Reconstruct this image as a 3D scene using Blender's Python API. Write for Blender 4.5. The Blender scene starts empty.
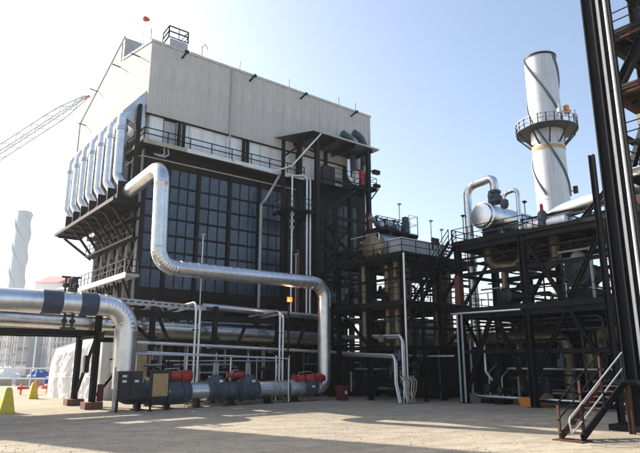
import bpy, math, random
from mathutils import Vector, Matrix
random.seed(7)
R = math.radians
scn = bpy.context.scene
C = scn.collection

# ------------------------------------------------------------------ camera, sky, sun, exposure
cam = bpy.data.cameras.new('camera'); cam_o = bpy.data.objects.new('camera', cam); C.objects.link(cam_o)
cam.sensor_width = 36; cam.lens = 36 * 570 / 640; cam.clip_end = 6000; cam.clip_start = .1
cam_o.location = (0, 0, 3); cam_o.rotation_euler = (R(90 + 13.2), 0, R(-38.3))
scn.camera = cam_o
SUN_EL = R(33); SX, SY = -.365, .931                      # horizontal direction towards the sun
w = bpy.data.worlds.new('World'); scn.world = w; w.use_nodes = True
nt = w.node_tree; bg = nt.nodes['Background']
sky = nt.nodes.new('ShaderNodeTexSky'); sky.sky_type = 'NISHITA'; sky.sun_disc = False
sky.sun_elevation = SUN_EL; sky.sun_rotation = math.atan2(SX, SY)
sky.altitude = 50; sky.air_density = 1.0; sky.dust_density = 2.7; sky.ozone_density = .5
nt.links.new(sky.outputs[0], bg.inputs[0]); bg.inputs[1].default_value = .13
sl = bpy.data.lights.new('sun', 'SUN'); so = bpy.data.objects.new('sun', sl); C.objects.link(so)
sl.energy = 4.9; sl.angle = R(.5); sl.color = (1, .93, .82)
sd = Vector((SX * math.cos(SUN_EL), SY * math.cos(SUN_EL), math.sin(SUN_EL)))
so.rotation_euler = sd.to_track_quat('Z', 'Y').to_euler()
so.location = (-20, 40, 60)
scn.view_settings.view_transform = 'Standard'; scn.view_settings.look = 'None'
scn.view_settings.exposure = 1.05; scn.view_settings.gamma = 1

# ------------------------------------------------------------------ materials
MATS = {}
def mat(name, col, rough=.6, metal=0, var=.12, scale=1.2, bump=0, bscale=20, streak=0, spot=None, spotc=(.16, .06, .025), emit=None, spec=.5):
    m = bpy.data.materials.new(name); m.use_nodes = True; t = m.node_tree; b = t.nodes['Principled BSDF']
    N = t.nodes.new; L = t.links.new
    tc = N('ShaderNodeTexCoord')
    n = N('ShaderNodeTexNoise'); n.inputs['Scale'].default_value = scale; n.inputs['Detail'].default_value = 6; n.inputs['Roughness'].default_value = .65
    L(tc.outputs['Object'], n.inputs['Vector'])
    mr = N('ShaderNodeMapRange'); mr.inputs[1].default_value = .3; mr.inputs[2].default_value = .7
    mr.inputs[3].default_value = 1 - var; mr.inputs[4].default_value = 1 + var
    L(n.outputs[0], mr.inputs[0]); fac = mr.outputs[0]
    if streak:
        mp = N('ShaderNodeMapping'); mp.inputs['Scale'].default_value = (3, 3, .12); L(tc.outputs['Object'], mp.inputs[0])
        n2 = N('ShaderNodeTexNoise'); n2.inputs['Scale'].default_value = 1.6; n2.inputs['Detail'].default_value = 5; L(mp.outputs[0], n2.inputs['Vector'])
        m2 = N('ShaderNodeMapRange'); m2.inputs[1].default_value = .35; m2.inputs[2].default_value = .65; m2.inputs[3].default_value = 1 - streak; m2.inputs[4].default_value = 1 + streak * .3
        L(n2.outputs[0], m2.inputs[0])
        mm = N('ShaderNodeMath'); mm.operation = 'MULTIPLY'; L(fac, mm.inputs[0]); L(m2.outputs[0], mm.inputs[1]); fac = mm.outputs[0]
    oi = N('ShaderNodeObjectInfo')                       # a little difference from piece to piece
    m3 = N('ShaderNodeMapRange'); m3.inputs[3].default_value = 1 - var * .4; m3.inputs[4].default_value = 1 + var * .4; L(oi.outputs['Random'], m3.inputs[0])
    mm = N('ShaderNodeMath'); mm.operation = 'MULTIPLY'; L(fac, mm.inputs[0]); L(m3.outputs[0], mm.inputs[1]); fac = mm.outputs[0]
    vm = N('ShaderNodeVectorMath'); vm.operation = 'SCALE'; vm.inputs[0].default_value = col; L(fac, vm.inputs['Scale'])
    out = vm.outputs[0]
    if spot:
        n4 = N('ShaderNodeTexNoise'); n4.inputs['Scale'].default_value = 2.3; n4.inputs['Detail'].default_value = 8; n4.inputs['Roughness'].default_value = .75
        L(tc.outputs['Object'], n4.inputs['Vector'])
        m4 = N('ShaderNodeMapRange'); m4.inputs[1].default_value = 1 - spot - .08; m4.inputs[2].default_value = 1 - spot + .08; L(n4.outputs[0], m4.inputs[0])
        mx = N('ShaderNodeMix'); mx.data_type = 'RGBA'; L(m4.outputs[0], mx.inputs[0]); L(out, mx.inputs[6]); mx.inputs[7].default_value = (*spotc, 1); out = mx.outputs[2]
    L(out, b.inputs['Base Color'])
    mr2 = N('ShaderNodeMapRange'); mr2.inputs[3].default_value = max(.03, rough - .1); mr2.inputs[4].default_value = min(1, rough + .1); L(n.outputs[0], mr2.inputs[0]); L(mr2.outputs[0], b.inputs['Roughness'])
    b.inputs['Metallic'].default_value = metal; b.inputs['Specular IOR Level'].default_value = spec
    if bump:
        n5 = N('ShaderNodeTexNoise'); n5.inputs['Scale'].default_value = bscale; n5.inputs['Detail'].default_value = 4; L(tc.outputs['Object'], n5.inputs['Vector'])
        bp = N('ShaderNodeBump'); bp.inputs['Strength'].default_value = bump; bp.inputs['Distance'].default_value = .03
        L(n5.outputs[0], bp.inputs['Height']); L(bp.outputs[0], b.inputs['Normal'])
    if emit:
        b.inputs['Emission Color'].default_value = (*emit[0], 1); b.inputs['Emission Strength'].default_value = emit[1]
    MATS[name] = m; return m
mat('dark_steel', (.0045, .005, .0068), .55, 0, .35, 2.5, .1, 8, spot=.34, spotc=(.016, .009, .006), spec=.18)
mat('rust_steel', (.085, .034, .02), .8, 0, .4, 2.5, .3, 12, spot=.45, spotc=(.05, .022, .015))
mat('galvanised', (.68, .69, .705), .32, .92, .18, .9, .025, 2.5, streak=.06)
mat('galvanised_dull', (.50, .51, .52), .42, .85, .18, 1.6, .05, 5, streak=.12)
mat('tan_jacket', (.21, .175, .11), .42, .5, .25, 1.5, .15, 4, streak=.25)
mat('cladding', (.545, .535, .51), .85, .0, .09, .5, .05, 3, streak=.10, spec=.1)
mat('cladding_pale', (.60, .60, .585), .5, .0, .05, .5, .05, 3, streak=.05)
mat('white_panel', (.78, .79, .80), .5, .1, .10, .8, .25, 2, streak=.10)
mat('blue_panel', (.036, .056, .088), .2, 0, .5, .6, .15, 1.2, streak=.15)
mat('dark_panel', (.010, .0115, .015), .35, 0, .5, .7, .15, 1.2, streak=.2)
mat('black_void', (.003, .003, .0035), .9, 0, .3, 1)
mat('blue_wrap', (.035, .058, .09), .6, 0, .2, 3, .35, 14)
mat('grey_paint', (.05, .068, .09), .5, 0, .2, 2.5, .2, 8, spot=.3, spotc=(.16, .15, .14))
mat('red_paint', (.42, .022, .018), .42, 0, .15, 3, .1, 10, spot=.3, spotc=(.25, .02, .015))
mat('dark_red', (.11, .013, .013), .5, 0, .2, 3)
mat('white_paint', (.74, .74, .72), .45, 0, .08, 1.5, .08, 6, streak=.10)
mat('stack_white', (.55, .56, .57), .4, .3, .06, .4, .08, 1.2, streak=.16, spot=.27, spotc=(.36, .33, .29))
mat('conduit', (.70, .71, .72), .33, .6, .1, 3)
mat('grey_light', (.40, .41, .42), .55, .1, .15, 2, .1, 8, streak=.1)
mat('timber', (.42, .27, .13), .75, 0, .2, 3, .2, 30)
mat('yellow', (.72, .55, .045), .55, 0, .12, 3, .1, 6)
mat('orange', (.70, .25, .03), .6, 0, .15, 4, .1, 8)
mat('tarp', (.90, .90, .90), .55, 0, .03, 1, .12, 4)
mat('blue_tarp', (.035, .11, .36), .45, 0, .2, 2, .4, 5)
mat('concrete', (.36, .34, .31), .9, 0, .15, 1.5, .3, 10)
mat('brown_block', (.16, .075, .045), .85, 0, .3, 3, .3, 12)
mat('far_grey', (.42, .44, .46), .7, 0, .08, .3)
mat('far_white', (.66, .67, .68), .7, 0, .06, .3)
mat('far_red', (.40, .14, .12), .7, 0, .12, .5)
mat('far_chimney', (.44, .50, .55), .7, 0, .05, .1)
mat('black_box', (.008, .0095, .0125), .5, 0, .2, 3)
mat('red_wind', (.65, .05, .06), .7, 0, .1, 3)
mat('lamp_lens', (.08, .02, .0), .4, 0, .02, 3, emit=((1, .15, .012), 1.3))
mat('aged_white', (.40, .36, .27), .6, 0, .2, 2, .1, 8, streak=.15)
mat('olive_box', (.30, .28, .20), .6, 0, .15, 3)
mat('sack', (.30, .19, .11), .9, 0, .2, 4, .4, 10)

def ground_mat():
    m = bpy.data.materials.new('yard_ground'); m.use_nodes = True; t = m.node_tree; b = t.nodes['Principled BSDF']; N = t.nodes.new; L = t.links.new
    tc = N('ShaderNodeTexCoord')
    def noise(s, d=6, r=.6, vec=None):
        n = N('ShaderNodeTexNoise'); n.inputs['Scale'].default_value = s; n.inputs['Detail'].default_value = d; n.inputs['Roughness'].default_value = r
        L(vec or tc.outputs['Object'], n.inputs['Vector']); return n.outputs[0]
    def ramp(x, a, b_, lo, hi):
        q = N('ShaderNodeMapRange'); q.inputs[1].default_value = a; q.inputs[2].default_value = b_; q.inputs[3].default_value = lo; q.inputs[4].default_value = hi; L(x, q.inputs[0]); return q.outputs[0]
    def mul(a, b_):
        q = N('ShaderNodeMath'); q.operation = 'MULTIPLY'; L(a, q.inputs[0]); L(b_, q.inputs[1]); return q.outputs[0]
    big = ramp(noise(.12, 5), .3, .7, .80, 1.12); mid = ramp(noise(1.1, 9, .78), .3, .7, .72, 1.2); fine = ramp(noise(14, 8, .85), .28, .72, .55, 1.36)
    mp = N('ShaderNodeMapping'); mp.inputs['Rotation'].default_value = (0, 0, R(38)); mp.inputs['Scale'].default_value = (.10, 1.4, 1); L(tc.outputs['Object'], mp.inputs[0])
    tracks = ramp(noise(1, 4, .6, mp.outputs[0]), .4, .62, 1.03, .90)
    v = N('ShaderNodeTexVoronoi'); v.inputs['Scale'].default_value = 22; L(tc.outputs['Object'], v.inputs['Vector'])
    peb = ramp(v.outputs['Distance'], 0, .5, 1.1, .82)
    fac = mul(mul(mul(big, mid), mul(fine, tracks)), peb)
    sc = N('ShaderNodeVectorMath'); sc.operation = 'SCALE'; sc.inputs[0].default_value = (.52, .445, .335); L(fac, sc.inputs['Scale'])
    mx = N('ShaderNodeMix'); mx.data_type = 'RGBA'; L(ramp(noise(.35, 7, .7), .56, .66, 0, .55), mx.inputs[0]); L(sc.outputs[0], mx.inputs[6]); mx.inputs[7].default_value = (.30, .25, .205, 1)
    mp2 = N('ShaderNodeMapping'); mp2.inputs['Rotation'].default_value = (0, 0, R(30)); L(tc.outputs['Object'], mp2.inputs[0])
    wv = N('ShaderNodeTexWave'); wv.inputs['Scale'].default_value = .17; wv.inputs['Distortion'].default_value = 5; wv.inputs['Detail'].default_value = 2; wv.inputs['Detail Scale'].default_value = .25; wv.bands_direction = 'Y'; L(mp2.outputs[0], wv.inputs['Vector'])
    trk = mul(ramp(wv.outputs['Fac'], .88, .97, 0, .5), ramp(noise(.5, 6, .7), .42, .6, 0, 1))
    oil = ramp(noise(.8, 5, .55), .66, .72, 0, .6)
    mx2 = N('ShaderNodeMix'); mx2.data_type = 'RGBA'; L(trk, mx2.inputs[0]); L(mx.outputs[2], mx2.inputs[6]); mx2.inputs[7].default_value = (.20, .175, .145, 1)
    mx3 = N('ShaderNodeMix'); mx3.data_type = 'RGBA'; L(oil, mx3.inputs[0]); L(mx2.outputs[2], mx3.inputs[6]); mx3.inputs[7].default_value = (.15, .13, .11, 1); mx = mx3
    L(mx.outputs[2], b.inputs['Base Color']); b.inputs['Roughness'].default_value = .92; b.inputs['Specular IOR Level'].default_value = .2
    bp = N('ShaderNodeBump'); bp.inputs['Strength'].default_value = .55; bp.inputs['Distance'].default_value = .03; L(fine, bp.inputs['Height']); L(bp.outputs[0], b.inputs['Normal'])
    MATS['ground'] = m
ground_mat()

# ------------------------------------------------------------------ mesh helpers
class MB:
    def __init__(s): s.v = []; s.f = []
    def add(s, vs, fs):
        o = len(s.v); s.v += [tuple(p) for p in vs]; s.f += [tuple(o + i for i in f) for f in fs]; return s
    def box(s, x0, x1, y0, y1, z0, z1):
        return s.add([(x0,y0,z0),(x1,y0,z0),(x1,y1,z0),(x0,y1,z0),(x0,y0,z1),(x1,y0,z1),(x1,y1,z1),(x0,y1,z1)],
                     [(0,3,2,1),(4,5,6,7),(0,1,5,4),(1,2,6,5),(2,3,7,6),(3,0,4,7)])
    def frame(s, p, q, up=(0,0,1)):
        p = Vector(p); q = Vector(q); d = (q - p).normalized(); u = Vector(up)
        if abs(d.dot(u)) > .95: u = Vector((0, 1, 0))
        a = d.cross(u).normalized(); b = a.cross(d).normalized(); return p, q, a, b
    def bar(s, p, q, wd, ht, up=(0,0,1)):
        p, q, a, b = s.frame(p, q, up); a = a * wd / 2; b = b * ht / 2
        vs = [e + i * a + j * b for e in (p, q) for i, j in ((-1,-1),(1,-1),(1,1),(-1,1))]
        return s.add(vs, [(0,1,2,3)[::-1],(4,5,6,7),(0,1,5,4),(1,2,6,5),(2,3,7,6),(3,0,4,7)])
    def hbeam(s, p, q, sz, up=(0,0,1), sw=None):
        p, q, a, b = s.frame(p, q, up); sw = sw or sz; t = sz * .11
        for k in (-1, 1):
            o = b * k * (sz / 2 - t / 2)
            s.bar(p + o, q + o, sw, t, b)
        s.bar(p, q, t, sz - 2 * t - .004, b); return s
    def tube(s, pts, r, seg=10, bend=0, ring=0, rr=.012, caps=True, r2=None, arc=6):
        P = [Vector(p) for p in pts]; path = [P[0]]; gores = set()
        for i in range(1, len(P) - 1):
            if not bend: path.append(P[i]); continue
            a = (P[i-1] - P[i]); b = (P[i+1] - P[i]); la, lb = a.length, b.length; a.normalize(); b.normalize()
            ang = math.acos(max(-1, min(1, a.dot(b))))
            if ang < .05 or ang > 3.12: path.append(P[i]); continue
            dd = min(bend / math.tan(ang / 2), la * .49, lb * .49); Rr = dd * math.tan(ang / 2)
            c = P[i] + (a + b).normalized() * (Rr / math.sin(ang / 2)); s0 = P[i] + a * dd - c; s1 = P[i] + b * dd - c
            tot = math.pi - ang; ax = s0.cross(s1).normalized()
            for k in range(arc + 1):
                path.append(c + Matrix.Rotation(tot * k / arc, 3, ax) @ s0); gores.add(len(path) - 1)
        path.append(P[-1])
        secs = []; acc = 0; nxt = ring * .6 if ring else 1e9
        for i in range(len(path) - 1):
            L_ = (path[i+1] - path[i]).length
            if ring and i in gores and L_ > .1:
                for dx, h in ((-.02, 0), (-.014, rr*.5), (.014, rr*.5), (.02, 0)): secs.append((path[i] + (path[i+1] - path[i-1]).normalized() * dx, h))
            else: secs.append((path[i], 0))
            while nxt < acc + L_ - .03:
                tt = (nxt - acc) / L_
                if tt * L_ > .03:
                    for dx, h in ((-.025, 0), (-.02, rr), (.02, rr), (.025, 0)):
                        secs.append((path[i].lerp(path[i+1], max(0.001, min(.999, tt + dx / L_))), h))
                nxt += ring
            acc += L_
        secs.append((path[-1], 0)); n = len(secs); pts_ = [a for a, _ in secs]
        T = [(pts_[min(i+1, n-1)] - pts_[max(i-1, 0)]).normalized() for i in range(n)]
        u = T[0].orthogonal().normalized(); o = len(s.v); tl = 0; total = sum((pts_[i+1] - pts_[i]).length for i in range(n-1))
        for i in range(n):
            u = (u - T[i] * u.dot(T[i])).normalized(); v = T[i].cross(u)
            if i: tl += (pts_[i] - pts_[i-1]).length
            rad = r + secs[i][1] + ((r2 - r) * tl / total if r2 else 0)
            for k in range(seg):
                an = 2 * math.pi * k / seg; s.v.append(tuple(pts_[i] + (u * math.cos(an) + v * math.sin(an)) * rad))
        for i in range(n - 1):
            for k in range(seg):
                a = o + i * seg + k; b = o + i * seg + (k + 1) % seg; s.f.append((a, b, b + seg, a + seg))
        if caps: s.f.append(tuple(o + k for k in range(seg))[::-1]); s.f.append(tuple(o + (n-1) * seg + k for k in range(seg)))
        return s
    def lathe(s, org, axis, prof, seg=20):
        org = Vector(org); ax = Vector(axis).normalized(); u = ax.orthogonal().normalized(); v = ax.cross(u); o = len(s.v)
        for h, r in prof:
            for k in range(seg):
                an = 2 * math.pi * k / seg; s.v.append(tuple(org + ax * h + (u * math.cos(an) + v * math.sin(an)) * r))
        for i in range(len(prof) - 1):
            for k in range(seg):
                a = o + i * seg + k; b = o + i * seg + (k + 1) % seg; s.f.append((a, b, b + seg, a + seg))
        s.f.append(tuple(o + k for k in range(seg))[::-1]); s.f.append(tuple(o + (len(prof)-1) * seg + k for k in range(seg)))
        return s
    def prism(s, poly, off):
        n = len(poly); off = Vector(off); vs = [Vector(p) for p in poly]; vs += [p + off for p in vs]
        return s.add(vs, [tuple(range(n))[::-1], tuple(range(n, 2*n))] + [(i, (i+1) % n, n + (i+1) % n, n + i) for i in range(n)])
    def mesh(s, name, m, org=(0,0,0), smooth=True):
        me = bpy.data.meshes.new(name); ox, oy, oz = org
        me.from_pydata([(x - ox, y - oy, z - oz) for x, y, z in s.v], [], s.f)
        import bmesh
        bm = bmesh.new(); bm.from_mesh(me); bmesh.ops.recalc_face_normals(bm, faces=bm.faces); bm.to_mesh(me); bm.free()
        me.materials.append(MATS[m])
        if smooth:
            for p in me.polygons: p.use_smooth = True
            me.set_sharp_from_angle(angle=R(38))
        me.update(); return me

def tag(o, label, cat, group=None, kind=None):
    if label: o['label'] = label
    if cat: o['category'] = cat
    if group: o['group'] = group
    if kind: o['kind'] = kind
    return o
ORG = {}
def thing(name, label, cat, loc=(0,0,0), group=None):
    o = bpy.data.objects.new(name, None); C.objects.link(o); o.location = loc; o.empty_display_size = .3
    ORG[o.name] = tuple(loc); return tag(o, label, cat, group)
def part(name, mb, m, parent, label=None, kind=None):
    org = ORG[parent.name]; o = bpy.data.objects.new(name, mb.mesh(name, m, org)); C.objects.link(o); o.parent = parent
    ORG[o.name] = org
    if label: o['label'] = label
    if kind: o['kind'] = kind
    return o
def piece(name, me, parent, loc):
    org = ORG[parent.name]; o = bpy.data.objects.new(name, me); C.objects.link(o); o.parent = parent
    o.location = (loc[0]-org[0], loc[1]-org[1], loc[2]-org[2]); return o
def solo(name, mb, m, label, cat, loc, group=None, kind=None):
    o = bpy.data.objects.new(name, mb.mesh(name, m, loc)); C.objects.link(o); o.location = loc; ORG[o.name] = tuple(loc)
    return tag(o, label, cat, group, kind)

def rail_mb(pts, h=1.07, sp=1.5, r=.024, mid=True):
    mb = MB()
    for a, b in zip(pts, pts[1:]):
        a = Vector(a); b = Vector(b); L_ = (b - a).length; n = max(1, round(L_ / sp)); up = Vector((0, 0, 1))
        for k in range(n + 1):
            p = a.lerp(b, k / n); mb.bar(p, p + up * h, r * 2, r * 2)
        for hh in ((h, h * .55) if mid else (h,)): mb.bar(a + up * hh, b + up * hh, r * 2, r * 2)
        mb.bar(a + up * .06, b + up * .06, .012, .11)
    return mb
class Frame:
    def __init__(s, name, label, cat, loc, m='dark_steel'): s.t = thing(name, label, cat, loc); s.m = m
    def col(s, x, y, z0, z1, sz=.36, m=None):
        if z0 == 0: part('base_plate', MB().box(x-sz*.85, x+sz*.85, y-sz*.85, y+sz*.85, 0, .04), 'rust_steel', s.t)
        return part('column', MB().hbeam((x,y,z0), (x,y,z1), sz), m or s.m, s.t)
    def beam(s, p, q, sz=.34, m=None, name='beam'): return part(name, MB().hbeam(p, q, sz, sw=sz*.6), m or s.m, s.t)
    def brace(s, p, q, sz=.16, m=None): return part('brace', MB().hbeam(p, q, sz), m or s.m, s.t)
    def deck(s, x0, x1, y0, y1, z, m=None):
        mb = MB().box(x0, x1, y0, y1, z - .06, z)
        n = max(2, int((x1 - x0) / 1.6))
        for k in range(n + 1):
            x = x0 + .06 + (x1 - x0 - .12) * k / n; mb.box(x - .05, x + .05, y0 + .02, y1 - .02, z - .26, z - .062)
        return part('deck', mb, m or s.m, s.t)
    def rail(s, *pts, m=None, h=1.07, sp=1.5): return part('railing', rail_mb(pts, h, sp), m or s.m, s.t)
    def stair(s, p, q, wd, side=(0,1,0), m=None, rails=True):
        p = Vector(p); q = Vector(q); sv = Vector(side) * wd; mb = MB()
        for o in (Vector(), sv): mb.bar(p + o, q + o, .06, .28)
        n = max(3, int(abs(q.z - p.z) / .21)); st = part('stair_flight', mb, m or s.m, s.t)
        dirh = Vector((q.x - p.x, q.y - p.y, 0)).normalized() * .25; tr = MB()
        for k in range(1, n + 1):
            c = p.lerp(q, k / (n + 1)); tr.add([c, c + sv, c + sv + dirh, c + dirh] + [e + Vector((0,0,.035)) for e in (c, c + sv, c + sv + dirh, c + dirh)], [(0,1,2,3),(7,6,5,4),(0,4,5,1),(1,5,6,2),(2,6,7,3),(3,7,4,0)])
        part('treads', tr, m or s.m, st)
        if rails:
            for o in (Vector(), sv): part('handrail', rail_mb([p + o, q + o], 1.0, 1.6), m or s.m, s.t)

# ------------------------------------------------------------------ setting
g = MB().add([(-2500,-2500,0),(2500,-2500,0),(2500,2500,0),(-2500,2500,0)], [(0,1,2,3)])
o = bpy.data.objects.new('ground', g.mesh('ground', 'ground')); C.objects.link(o); o['kind'] = 'structure'

mat('stone', (.44, .39, .315), .9, 0, .35, 6)
random.seed(11); mb = MB()
for k in range(9000):
    d = 8.5 + 26 * random.random() ** 1.7; la = random.uniform(-.62, .62) * d; x = la*.785 + d*.62; y = -la*.62 + d*.785; r_ = random.choice((.012, .016, .02, .025, .035)) * random.uniform(.7, 1.3)
    an = random.uniform(0, 6.28); vs = [(x + r_*q*math.cos(an+j*1.571), y + r_*q*math.sin(an+j*1.571), r_*.25) for j, q in enumerate((1, .8, 1.1, .7))]
    mb.add(vs + [(x+r_*.2, y, r_*.9), (x, y, -.01)], [(0,1,4),(1,2,4),(2,3,4),(3,0,4),(1,0,5),(2,1,5),(3,2,5),(0,3,5)])
tag(solo('loose_gravel', mb, 'stone', 'loose stones scattered over the sandy yard', 'gravel', (0, 0, 0)), None, None, None, 'stuff')
# ------------------------------------------------------------------ boiler house
BX0, BX1, BY = 15.8, 41.1, 43.0
bh = thing('boiler_house', 'tall boiler house with grey ribbed upper cladding above a dark panelled lower wall', 'building', (BX0, BY, 0))
def ribbed(wd, zb, zt, rd=.055, axis='x'):
    """one ribbed cladding sheet, width along axis, ribs standing out; zt is a function of the position along the sheet"""
    pr = [(0, 0)]
    for c in (.25, .75):
        x = wd * c; pr += [(x - .075, 0), (x - .045, -rd), (x + .045, -rd), (x + .075, 0)]
    pr += [(wd - .012, 0), (wd - .012, .05), (0, .05)]
    n = len(pr); vs = []
    for zf in (lambda q: zb, zt):
        for a, b in pr: vs.append((a, b, zf(a)) if axis == 'x' else (b, a, zf(a)))
    return MB().add(vs, [tuple(range(n)), tuple(range(n, 2*n))[::-1]] + [(i, (i+1) % n, n + (i+1) % n, n + i) for i in range(n)])
NP = 22; PW = (BX1 - BX0) / NP
fm = ribbed(PW, 22.9, lambda q: 29.35).mesh('cladding_panel', 'cladding')
for k in range(NP): piece('cladding_panel', fm, bh, (BX0 + k * PW, BY, 0))
def roof_z(y):
    if y < 50.3: return 29.35 + (y - 43) * 1.5 / 7.3
    return 33.3 - (y - 50.3) * 4.6 / 13.0
NL = 18; LW = (63.3 - 43.06) / NL
for k in range(NL):
    y0 = 43.06 + k * LW
    if y0 < 50.3 < y0 + LW: zf = (lambda q: 30.88)
    else: zf = (lambda q, y0=y0: roof_z(y0 + q) - .02)
    me = ribbed(LW, 23.6, zf, .012, 'y').mesh('cladding_panel', 'cladding')
    piece('cladding_panel', me, bh, (BX0 - .002, y0, 0))
core = MB().prism([(BX0+.06, 43.06, 20.3), (BX0+.06, 63.2, 20.3), (BX0+.06, 63.2, 28.5), (BX0+.06, 50.35, 33.05), (BX0+.06, 50.35, 30.6), (BX0+.06, 43.06, 29.2)], (25.15, 0, 0))
core_up = MB().prism([(BX0+.06, 43.07, 22.95), (BX0+.06, 63.2, 22.95), (BX0+.06, 63.2, 28.6), (BX0+.06, 50.35, 33.1), (BX0+.06, 50.35, 30.7), (BX0+.06, 43.07, 29.25)], (25.15, 0, 0))
part('upper_wall', core_up, 'cladding', bh)
part('roof_trim', MB().box(BX0-.08, BX1+.05, BY-.1, BY+.15, 29.36, 29.58), 'cladding', bh)
rt = MB()
for (ya, za), (yb, zb) in (((43.1, 29.42), (50.25, 30.89)), ((50.3, 33.36), (63.3, 28.76))): rt.bar((BX0-.02, ya, za), (BX0-.02, yb, zb), .16, .14)
part('roof_trim', rt, 'grey_light', bh)
part('corner_trim', MB().box(BX0-.1, BX0+.05, 63.2, 63.36, 23.6, 28.75), 'grey_light', bh)
part('base_trim', MB().box(BX0-.08, BX0-.02, 43.2, 63.2, 23.5, 23.62), 'grey_light', bh)
part('penthouse_wall', MB().box(BX0+.02, 22.5, 50.28, 50.34, 30.4, 33.25), 'grey_light', bh)
part('penthouse_post', MB().box(18.2, 18.3, 50.1, 50.27, 30.4, 33.3), 'white_paint', bh)
# white insulated band above the walkway, recessed
part('band_core', MB().box(BX0+.45, BX1-.2, 43.4, 62.0, 20.35, 22.94), 'black_void', bh)
wm = MB().box(0, 1.17, 0, .07, 0, 2.5).mesh('insulation_panel', 'white_panel')
x = 16.2; k = 0
while x < 40:
    if k == 1: part('blue_window', MB().box(x+.05, x+1.1, 43.3, 43.37, 20.5, 22.7), 'grey_light', bh)
    else: piece('insulation_panel', wm, bh, (x, 43.28 + .02 * (k % 3), 20.36))
    x += 1.2; k += 1
lw = MB().box(0, .07, 0, 1.17, 0, 2.5).mesh('insulation_panel', 'white_panel')
for k in range(2): piece('insulation_panel', lw, bh, (16.15, 43.4 + 1.2 * k, 20.4))
for x in (18.75, 25.1, 31.2, 37.3):
    for dx in (0, .42): part('column', MB().hbeam((x+dx, 43.1, 20.22), (x+dx, 43.1, 22.9), .22), 'dark_steel', bh)
part('soffit', MB().box(BX0, BX1, 43.0, 43.38, 22.84, 22.895), 'dark_steel', bh)
# walkway
part('walkway_deck', MB().box(BX0-.35, 31.6, 42.3, 44.9, 19.98, 20.2), 'dark_steel', bh)
part('walkway_deck', MB().box(BX0-.35, 17.4, 44.905, 47.5, 19.98, 20.2), 'dark_steel', bh)
part('walkway_edge', MB().box(19.2, 31.6, 42.24, 42.29, 19.95, 20.3), 'white_paint', bh)
part('walkway_edge', MB().box(BX0-.36, 19.19, 42.24, 42.29, 19.95, 20.3), 'aged_white', bh, label='yellowed edge board of the walkway')
part('railing', rail_mb([(BX0-.3, 46.5, 20.2), (BX0-.3, 42.36, 20.2), (31.5, 42.36, 20.2)], 1.1, 1.9, .035), 'dark_steel', bh)
for dx in (0, .35): part('hanging_pipe', MB().tube([(17.3+dx, 42.6, 20.0), (17.3+dx, 42.4, 19.4), (16.9+dx, 42.3, 19.1), (16.4+dx, 42.3, 19.2)], .07, 8, .15), 'grey_light', bh)
part('drip_pipe', MB().tube([(BX0-.3, 52, 19.05), (BX0-.3, 42.9, 19.05), (31.2, 42.9, 19.05)], .06, 8, .3), 'aged_white', bh)
# dark panelled wall
part('casing', MB().box(16.55, 40.9, 43.85, 55.0, 8.0, 20.25), 'black_void', bh)
rows = [(17.25, 18.7), (15.85, 17.1), (14.45, 15.7), (13.05, 14.3), (11.65, 12.9), (10.25, 11.5), (8.6, 10.1)]
bays = [16.25, 18.3, 21.05, 24.1, 27.2, 30.3, 33.4, 36.5, 39.6]
pm = {}
for i in range(len(bays) - 1):
    a, b = bays[i] + .14, bays[i+1] - .14; n = 2 if i == 0 else 3; pw = (b - a) / n
    part('column', MB().hbeam((bays[i], 43.58, 7.6), (bays[i], 43.58, 19.9), .28), 'dark_steel', bh)
    for j, (z0, z1) in enumerate(rows):
        m = 'blue_panel' if i < 5 else 'dark_panel'
        for q in range(n):
            key = (i, j)
            if key not in pm:
                d = .03; W_ = pw - .07; H_ = z1 - z0
                pm[key] = MB().add([(0,0,0),(W_,0,0),(W_,0,H_),(0,0,H_),(d,-.06,d),(W_-d,-.06,d),(W_-d,-.06,H_-d),(d,-.06,H_-d)],
                                   [(0,1,5,4),(1,2,6,5),(2,3,7,6),(3,0,4,7),(4,5,6,7)]).mesh('wall_panel', m)
            wp = piece('wall_panel', pm[key], bh, (a + q * pw + .035, 43.70, z0)); wp.rotation_euler = (R(random.uniform(-.5, .5)), 0, R(random.uniform(-.7, .7)))
gm = None
for z in (8.5, 10.18, 11.58, 12.98, 14.38, 15.78, 17.18, 18.78): part('girt', MB().bar((16.2, 43.68, z), (39.8, 43.68, z), .08, .11), 'dark_steel', bh)
part('rain_pipe', MB().tube([(23.5, 42.86, 29.3), (23.5, 42.86, 20.4), (23.5, 42.1, 20.2)], .075, 8, .2), 'grey_light', bh)
part('rain_pipe', MB().tube([(28.4, 42.1, 19.7), (27.0, 42.2, 17.2), (27.0, 42.9, 16.9), (27.0, 42.9, 7.5)], .13, 8, .2), 'grey_light', bh)
for x in (18.55, 25.4, 31.4, 38.2): part('roof_bracket', MB().bar((x, 42.95, 28.75), (x+.05, 42.1, 28.95), .12, .14).box(x-.14, x+.18, 41.95, 42.2, 28.85, 29.07), 'dark_steel', bh)
for y, z in ((45.5, 29.0), (50.6, 30.2), (57.5, 30.4), (60.6, 27.6)): part('roof_bracket', MB().bar((BX0-.05, y, z), (BX0-.9, y, z+.08), .09, .08), 'dark_steel', bh)
for x in (24.4, 30.1, 36.6, 39.0): part('lightning_rod', MB().bar((x, 43.1, 29.5), (x, 43.1, 30.55), .05, .05), 'dark_steel', bh)
part('lightning_rod', MB().bar((16.1, 44.2, 29.6), (16.1, 44.2, 31.3), .07, .07), 'dark_steel', bh)
rg = rail_mb([(16.9, 43.5, 29.6), (17.4, 43.4, 30.6), (19.2, 43.4, 30.6), (19.2, 45.0, 30.6)], 1.1, 1.2, .045)
part('roof_railing', rg, 'dark_steel', bh)
part('roof_hatch', MB().box(17.5, 19.2, 43.4, 44.8, 29.55, 30.55), 'grey_light', bh)
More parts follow.
